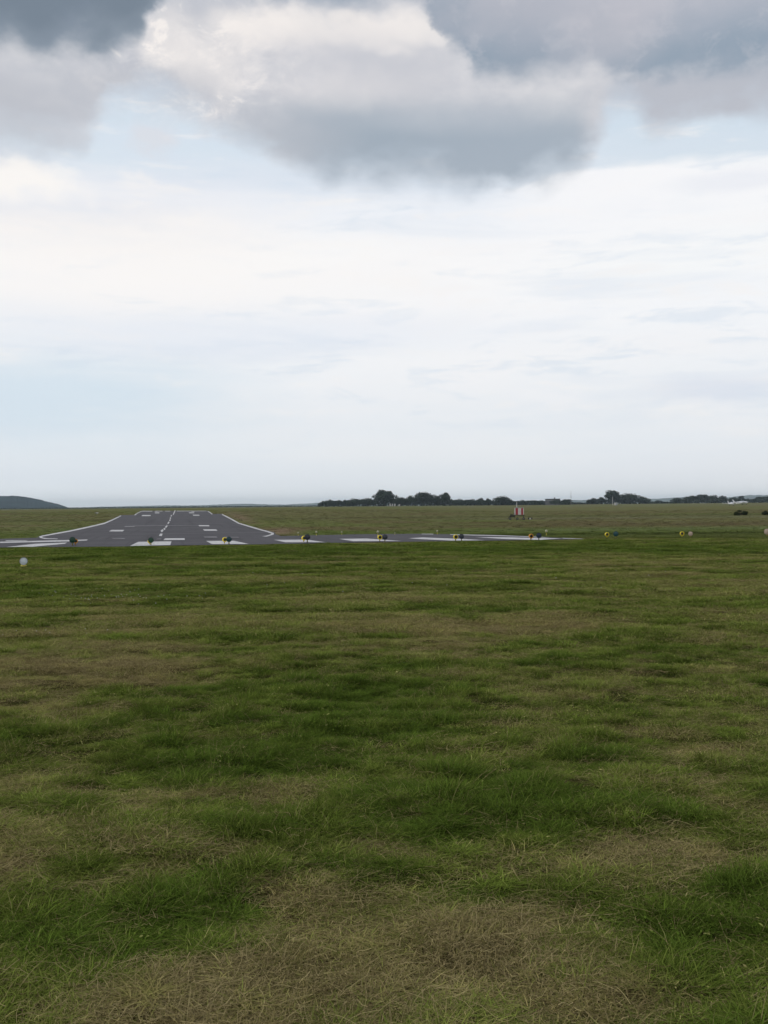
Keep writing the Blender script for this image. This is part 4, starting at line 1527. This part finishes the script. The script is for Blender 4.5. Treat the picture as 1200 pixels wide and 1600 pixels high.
# ------------------------------------------------------------------ grass
def grass_mat(name, kind):
    m_, b, out = new_mat(name)
    at_ = b.n('ShaderNodeAttribute', attribute_name='dry', attribute_type='INSTANCER')
    rn = b.n('ShaderNodeAttribute', attribute_name='rnd', attribute_type='INSTANCER')
    geo = b.n('ShaderNodeNewGeometry')
    ri = geo.outputs['Random Per Island']
    dry = b.m('ADD', at_.outputs['Fac'], b.m('MULTIPLY', b.m('SUBTRACT', ri, 0.5), 0.55))
    if kind == 'green':
        c = b.mix(b.ss(dry, 0.05, 0.75), (0.128, 0.180, 0.028), (0.265, 0.300, 0.070))
        c = b.mix(b.ss(dry, 0.55, 1.0), c, (0.350, 0.295, 0.120))
        c = b.mix(b.m('MULTIPLY', b.ss(ri, 0.86, 0.98), 0.75), c, (0.55, 0.48, 0.20))
    else:
        c = b.mix(ri, (0.110, 0.082, 0.034), (0.52, 0.43, 0.205))
        c = b.mix(b.m('MULTIPLY', b.ss(rn.outputs['Fac'], 0.3, 0.9), 0.5), c, (0.14, 0.115, 0.06))
    hv = b.m('MULTIPLY_ADD', rn.outputs['Fac'], 0.9, 0.45)
    cb = b.n('ShaderNodeCombineXYZ')
    for q in range(3):
        b.link(hv, cb.inputs[q])
    if kind == 'green':
        c = b.mix(b.m('MULTIPLY', b.ss(at_.outputs['Fac'], 0.26, 0.0), 0.45), c, (0.068, 0.125, 0.018))
    c = b.mix(1.0, c, cb.outputs[0], 'MULTIPLY')
    tn = b.n('ShaderNodeAttribute', attribute_name='tint', attribute_type='INSTANCER')
    ut = b.n('ShaderNodeAttribute', attribute_name='use_tint', attribute_type='INSTANCER')
    c = b.mix(ut.outputs['Fac'], c, tn.outputs['Color'])
    df = b.n('ShaderNodeBsdfDiffuse')
    tr = b.n('ShaderNodeBsdfTranslucent')
    mx = b.n('ShaderNodeMixShader')
    mx.inputs[0].default_value = 0.3 if kind == 'green' else 0.12
    b.link(c, df.inputs[0])
    b.link(c, tr.inputs[0])
    b.link(df.outputs[0], mx.inputs[1])
    b.link(tr.outputs[0], mx.inputs[2])
    b.link(mx.outputs[0], out.inputs[0])
    return m_


M_GRASS, M_STRAW = grass_mat('grass_blades', 'green'), grass_mat('dry_stalks', 'straw')


def blade(rng, x, y, z, h, w, lean, az, V, F, seg=3, droop=0.6):
    dx, dy = math.cos(az), math.sin(az)
    fa = az + math.pi / 2 + rng.uniform(-.6, .6)
    wx, wy = math.cos(fa) * w / 2, math.sin(fa) * w / 2
    b0 = len(V)
    for k in range(seg + 1):
        t_ = k / seg
        bend = lean * t_ + droop * t_ * t_
        px = x + dx * h * bend
        py = y + dy * h * bend
        pz = z + h * t_ * max(0.12, 1 - 0.38 * (lean + droop) * t_)
        ww = 1 - t_ ** 2 * 0.95
        if k == seg:
            V.append((px, py, pz))
        else:
            V += [(px - wx * ww, py - wy * ww, pz), (px + wx * ww, py + wy * ww, pz)]
    for k in range(seg - 1):
        F.append((b0 + 2 * k, b0 + 2 * k + 1, b0 + 2 * k + 3, b0 + 2 * k + 2))
    F.append((b0 + 2 * seg - 2, b0 + 2 * seg - 1, b0 + 2 * seg))


PROTO = bpy.data.collections.new('grass_kinds')


def proto(name, V, F, mat):
    me = bpy.data.meshes.new(name)
    me.from_pydata(V, [], F)
    me.materials.append(mat)
    o = bpy.data.objects.new(name, me)
    PROTO.objects.link(o)
    return o


def clump(seed, kind):
    rng = random.Random(seed)
    V, F = [], []
    if kind == 'short':
        for k in range(120):
            a = rng.random() * 6.283
            r_ = 0.15 * math.sqrt(rng.random())
            blade(rng, r_ * math.cos(a), r_ * math.sin(a), -0.006, rng.uniform(.018, .058), rng.uniform(.0018, .0036), rng.uniform(0, .9), rng.random() * 6.283, V, F, 2, rng.uniform(.1, 1.1))
    elif kind == 'tall':
        for k in range(110):
            a = rng.random() * 6.283
            r_ = 0.065 * math.sqrt(rng.random())
            blade(rng, r_ * math.cos(a), r_ * math.sin(a), -0.006, rng.uniform(.025, .095), rng.choice((.0014, .0020, .0028, .0040, .0052)), rng.uniform(0, .9), rng.random() * 6.283, V, F, 3, rng.uniform(.2, 1.3))
    elif kind == 'straw':          # cut stalks lying in a loose mat
        for k in range(130):
            a = rng.random() * 6.283
            r_ = 0.17 * math.sqrt(rng.random())
            x, y, z = r_ * math.cos(a), r_ * math.sin(a), rng.uniform(0.002, 0.022)
            L = rng.uniform(.012, .055) if rng.random() < .92 else rng.uniform(.06, .16)
            th = rng.random() * 6.283
            cu = rng.gauss(0, 3.2)
            w = rng.choice((.0004, .0005, .0006, .0009))
            tilt = rng.gauss(0, .16)
            b0 = len(V)
            n = 4
            for i in range(n + 1):
                nx, ny = -math.sin(th), math.cos(th)
                V += [(x - nx * w, y - ny * w, z), (x + nx * w, y + ny * w, z + w * .6)]
                x += math.cos(th) * L / n
                y += math.sin(th) * L / n
                z = max(0.002, z + tilt * L / n + rng.gauss(0, .003))
                th += cu * L / n * 2 + rng.gauss(0, .12)
            for i in range(n):
                F.append((b0 + 2 * i, b0 + 2 * i + 1, b0 + 2 * i + 3, b0 + 2 * i + 2))
    elif kind == 'weed':           # flat broad-leaved rosettes and clover leaves
        for k in range(26):
            a = rng.random() * 6.283
            r_ = 0.10 * math.sqrt(rng.random())
            cx_, cy_, cz_ = r_ * math.cos(a), r_ * math.sin(a), rng.uniform(.012, .04)
            th = rng.random() * 6.283
            L = rng.uniform(.004, .011)
            W = L * rng.uniform(.35, .6)
            tl = rng.uniform(-.5, .5)
            b0 = len(V)
            for (u, v) in ((-1, 0), (-.3, .9), (.6, .8), (1, 0), (.6, -.8), (-.3, -.9)):
                V.append((cx_ + math.cos(th) * u * L - math.sin(th) * v * W, cy_ + math.sin(th) * u * L + math.cos(th) * v * W, cz_ + u * tl * L + abs(v) * .002))
            F.append(tuple(range(b0, b0 + 6)))
    else:                          # a few pale seed stalks
        for k in range(3):
            a = rng.random() * 6.283
            r_ = 0.1 * rng.random()
            h = rng.uniform(.08, .17)
            az = rng.random() * 6.283
            blade(rng, r_ * math.cos(a), r_ * math.sin(a), 0, h, .0015, rng.uniform(.1, .9), az, V, F, 4, rng.uniform(.2, 1.1))
    return V, F


KINDS = []
for k in range(4):
    KINDS.append(proto('a%02d_short_grass' % k, *clump(10 + k, 'short'), M_GRASS))
for k in range(4):
    KINDS.append(proto('b%02d_tall_grass' % k, *clump(20 + k, 'tall'), M_GRASS))
for k in range(4):
    KINDS.append(proto('c%02d_straw' % k, *clump(30 + k, 'straw'), M_STRAW))
for k in range(3):
    KINDS.append(proto('d%02d_stalks' % k, *clump(40 + k, 'stalk'), M_STRAW))

for k in range(2):
    KINDS.append(proto('e%02d_weed' % k, *clump(50 + k, 'weed'), M_GRASS))

RNG = np.random.default_rng(77)


def wedge(n, r0, r1, half, power):
    """points in a wedge in front; density ~ 1/r^power"""
    u = RNG.random(n)
    if abs(power - 2) < 1e-6:
        r = r0 * (r1 / r0) ** u
    else:
        e = 2 - power
        r = (r0 ** e + u * (r1 ** e - r0 ** e)) ** (1 / e)
    a = RNG.uniform(-half, half, n)
    return r * np.sin(a), r * np.cos(a)


def scatter(name, X, Y, idx, scale, zscale, label, sink=0.0):
    n = len(X)
    Z = height(X, Y) - sink
    me = bpy.data.meshes.new(name)
    me.vertices.add(n)
    me.vertices.foreach_set('co', np.stack([X, Y, Z], 1).astype(np.float32).ravel())
    for nm, arr, ty in (('dry', dryness(X, Y), 'FLOAT'), ('rnd', RNG.random(n), 'FLOAT'), ('rz', RNG.random(n) * 6.2832, 'FLOAT'), ('kind_index', idx, 'INT')):
        at_ = me.attributes.new(nm, ty, 'POINT')
        at_.data.foreach_set('value', np.asarray(arr, dtype=np.int32 if ty == 'INT' else np.float32))
    ut = me.attributes.new('use_tint', 'FLOAT', 'POINT')
    far_k = sst(np.hypot(X, Y), 45.5, 49)
    ut.data.foreach_set('value', far_k.astype(np.float32))
    tint = ground_colour(X, Y) * RNG.uniform(1.0, 2.0, n)[:, None]
    tc = me.attributes.new('tint', 'FLOAT_VECTOR', 'POINT')
    tc.data.foreach_set('vector', tint.astype(np.float32).ravel())
    sc = me.attributes.new('sc', 'FLOAT_VECTOR', 'POINT')
    sc.data.foreach_set('vector', np.stack([scale, scale, zscale], 1).astype(np.float32).ravel())
    o = bpy.data.objects.new(name, me)
    C.objects.link(o)
    tag(o, label, 'grass', kind='stuff')
    ng = bpy.data.node_groups.new(name, 'GeometryNodeTree')
    ng.interface.new_socket('Geometry', in_out='INPUT', socket_type='NodeSocketGeometry')
    ng.interface.new_socket('Geometry', in_out='OUTPUT', socket_type='NodeSocketGeometry')
    N = ng.nodes
    gi, go = N.new('NodeGroupInput'), N.new('NodeGroupOutput')
    iop = N.new('GeometryNodeInstanceOnPoints')
    ci = N.new('GeometryNodeCollectionInfo')
    ci.inputs['Collection'].default_value = PROTO
    ci.inputs['Separate Children'].default_value = True
    ci.inputs['Reset Children'].default_value = True
    iop.inputs['Pick Instance'].default_value = True

    def attr(nm, ty):
        q = N.new('GeometryNodeInputNamedAttribute')
        q.data_type = ty
        q.inputs['Name'].default_value = nm
        return q.outputs['Attribute']
    cx = N.new('ShaderNodeCombineXYZ')
    L = ng.links
    L.new(attr('rz', 'FLOAT'), cx.inputs['Z'])
    L.new(gi.outputs[0], iop.inputs['Points'])
    L.new(ci.outputs[0], iop.inputs['Instance'])
    L.new(attr('kind_index', 'INT'), iop.inputs['Instance Index'])
    L.new(cx.outputs[0], iop.inputs['Rotation'])
    L.new(attr('sc', 'FLOAT_VECTOR'), iop.inputs['Scale'])
    L.new(iop.outputs[0], go.inputs[0])
    md = o.modifiers.new('grass', 'NODES')
    md.node_group = ng
    return o


HALF = R(27)


def extra_sides(n, r1, w):
    """a strip on both sides of the wedge's apex so a step aside still shows grass"""
    return RNG.uniform(-w, w, n), RNG.uniform(1.2, r1, n)


# near sward
def near_grass():
    X, Y = wedge(36000, 2.2, 13.5, HALF, 0.9)
    X2, Y2 = extra_sides(2500, 6.0, 3.6)
    X, Y = np.concatenate([X, X2]), np.concatenate([Y, Y2])
    gap = fbm(X * 5.5, Y * 6.5, 91, 3) + 0.25 * RNG.random(len(X))
    keep = gap > 0.54
    X, Y = X[keep], Y[keep]
    dry = dryness(X, Y)
    n = len(X)
    r = RNG.random(n)
    u = RNG.random(n)
    is_straw = r < (0.10 + 0.32 * dry ** 1.3)
    lush = (dry < 0.36) | (u < 0.22)
    idx = np.where(is_straw, 8 + RNG.integers(0, 4, n), np.where(lush, 4 + RNG.integers(0, 4, n), RNG.integers(0, 4, n)))
    st = RNG.random(n) < 0.13
    idx = np.where(st, 12 + RNG.integers(0, 3, n), idx)
    wd_ = (RNG.random(n) < 0.07) & (dry < 0.45) & (fbm(X * 1.1, Y * 1.4, 95, 2) > 0.5)
    idx = np.where(wd_, 15 + RNG.integers(0, 2, n), idx)
    sc = RNG.uniform(.85, 1.35, n)
    zs = np.where(is_straw, RNG.uniform(.6, 1.4, n), RNG.uniform(.7, 1.25, n) * (1.15 - 0.5 * dry))
    zs = zs * (0.30 + 2.1 * fbm(X * 3.4, Y * 4.0, 61, 3) ** 2.2)
    scatter('grass', X, Y, idx, sc, zs, 'mown green grass with dry cuttings in the foreground')


def middle_grass():
    X, Y = wedge(36000, 12.0, 53.0, HALF, 1.1)
    px, py = to_px(X, Y, height(X, Y))
    keep = ~in_poly(px, py, ASPHALT) & ~in_poly(px, py - 1.0, ASPHALT)
    X, Y = X[keep], Y[keep]
    dry = dryness(X, Y)
    n = len(X)
    rr = np.hypot(X, Y)
    is_straw = RNG.random(n) < 0.04 + 0.22 * dry ** 1.4
    idx = np.where(is_straw, 8 + RNG.integers(0, 4, n), np.where(dry < 0.35, 4 + RNG.integers(0, 4, n), RNG.integers(0, 4, n)))
    sc = RNG.uniform(1.3, 2.0, n) * (0.8 + rr / 30)
    zs = RNG.uniform(.7, 1.3, n) * (0.45 + 2.1 * fbm(X * 1.6, Y * 2.4, 63, 3) ** 2)
    zs = np.where(is_straw, zs, zs * (1.1 - .35 * dry))
    scatter('grass', X, Y, idx, sc, zs, 'mown grass stretching from the foreground to the tarmac edge')


def far_grass():
    X, Y = wedge(16000, 49.0, 230.0, HALF, 1.5)
    px, py = to_px(X, Y, height(X, Y))
    keep = ~in_poly(px, py, ASPHALT) & ~in_poly(px, py - 0.7, ASPHALT) & (py > 796)
    X, Y = X[keep], Y[keep]
    n = len(X)
    rr = np.hypot(X, Y)
    idx = np.where(RNG.random(n) < .3, 8 + RNG.integers(0, 4, n), RNG.integers(0, 8, n))
    sc = RNG.uniform(2.5, 4.5, n) * (rr / 90) ** .6
    zs = RNG.uniform(1.0, 2.4, n)
    o = scatter('grass', X, Y, idx, sc, zs, 'longer olive grass in the field beyond the tarmac')
    px, py = px[keep], py[keep]
    ph = py + (px - 600) * 0.0089
    d = 0.62 + 0.2 * (fbm(X * .05, Y * .1, 71, 3) - .5) - 0.45 * sst(ph, 827, 832)
    o.data.attributes['dry'].data.foreach_set('value', np.clip(d, 0, 1).astype(np.float32))


near_grass()
middle_grass()
far_grass()

# tiny white clover heads
def clover():
    rng = random.Random(5)
    V, F = [], []
    P = []
    for (cx, cy, rx, ry, n) in ((170, 935, 140, 10, 60), (90, 990, 80, 8, 8), (700, 900, 500, 25, 26)):
        for k in range(n):
            P.append((cx + rng.gauss(0, .5) * rx, cy + rng.gauss(0, .5) * ry))
    for (px, py) in P:
        if py < 866:
            continue
        g = ground_at(px, py, True)
        r_ = rng.uniform(.0035, .006) * (1 + g.length / 30)
        h = rng.uniform(.03, .06)
        b0 = len(V)
        c = g + Vector((0, 0, h))
        V += [c + Vector(v) * r_ for v in ((1, 0, 0), (0, 1, 0), (-1, 0, 0), (0, -1, 0), (0, 0, 1), (0, 0, -1))]
        F += [(b0 + a, b0 + b_, b0 + t_) for a, b_ in ((0, 1), (1, 2), (2, 3), (3, 0)) for t_ in (4, 5)]
    o = mesh_obj('clover_flowers', V, F, principled('clover_white', (0.55, 0.54, 0.47), 0.9))
    tag(o, 'tiny white clover heads dotted through the mown grass', 'flowers', kind='stuff')


clover()

# ------------------------------------------------------------------ haze
hz_m, b, out = new_mat('thin_haze')
pv = b.n('ShaderNodeVolumePrincipled')
pv.inputs['Color'].default_value = (0.74, 0.89, 1.0, 1)
pv.inputs['Density'].default_value = 1.35e-4
pv.inputs['Anisotropy'].default_value = 0.65
b.link(pv.outputs[0], out.inputs['Volume'])
hz = MB().box((0, 0, 22), (13600, 13600, 50)).build('haze', hz_m)
tag(hz, kind='stuff')
hz.display_type = 'WIRE'
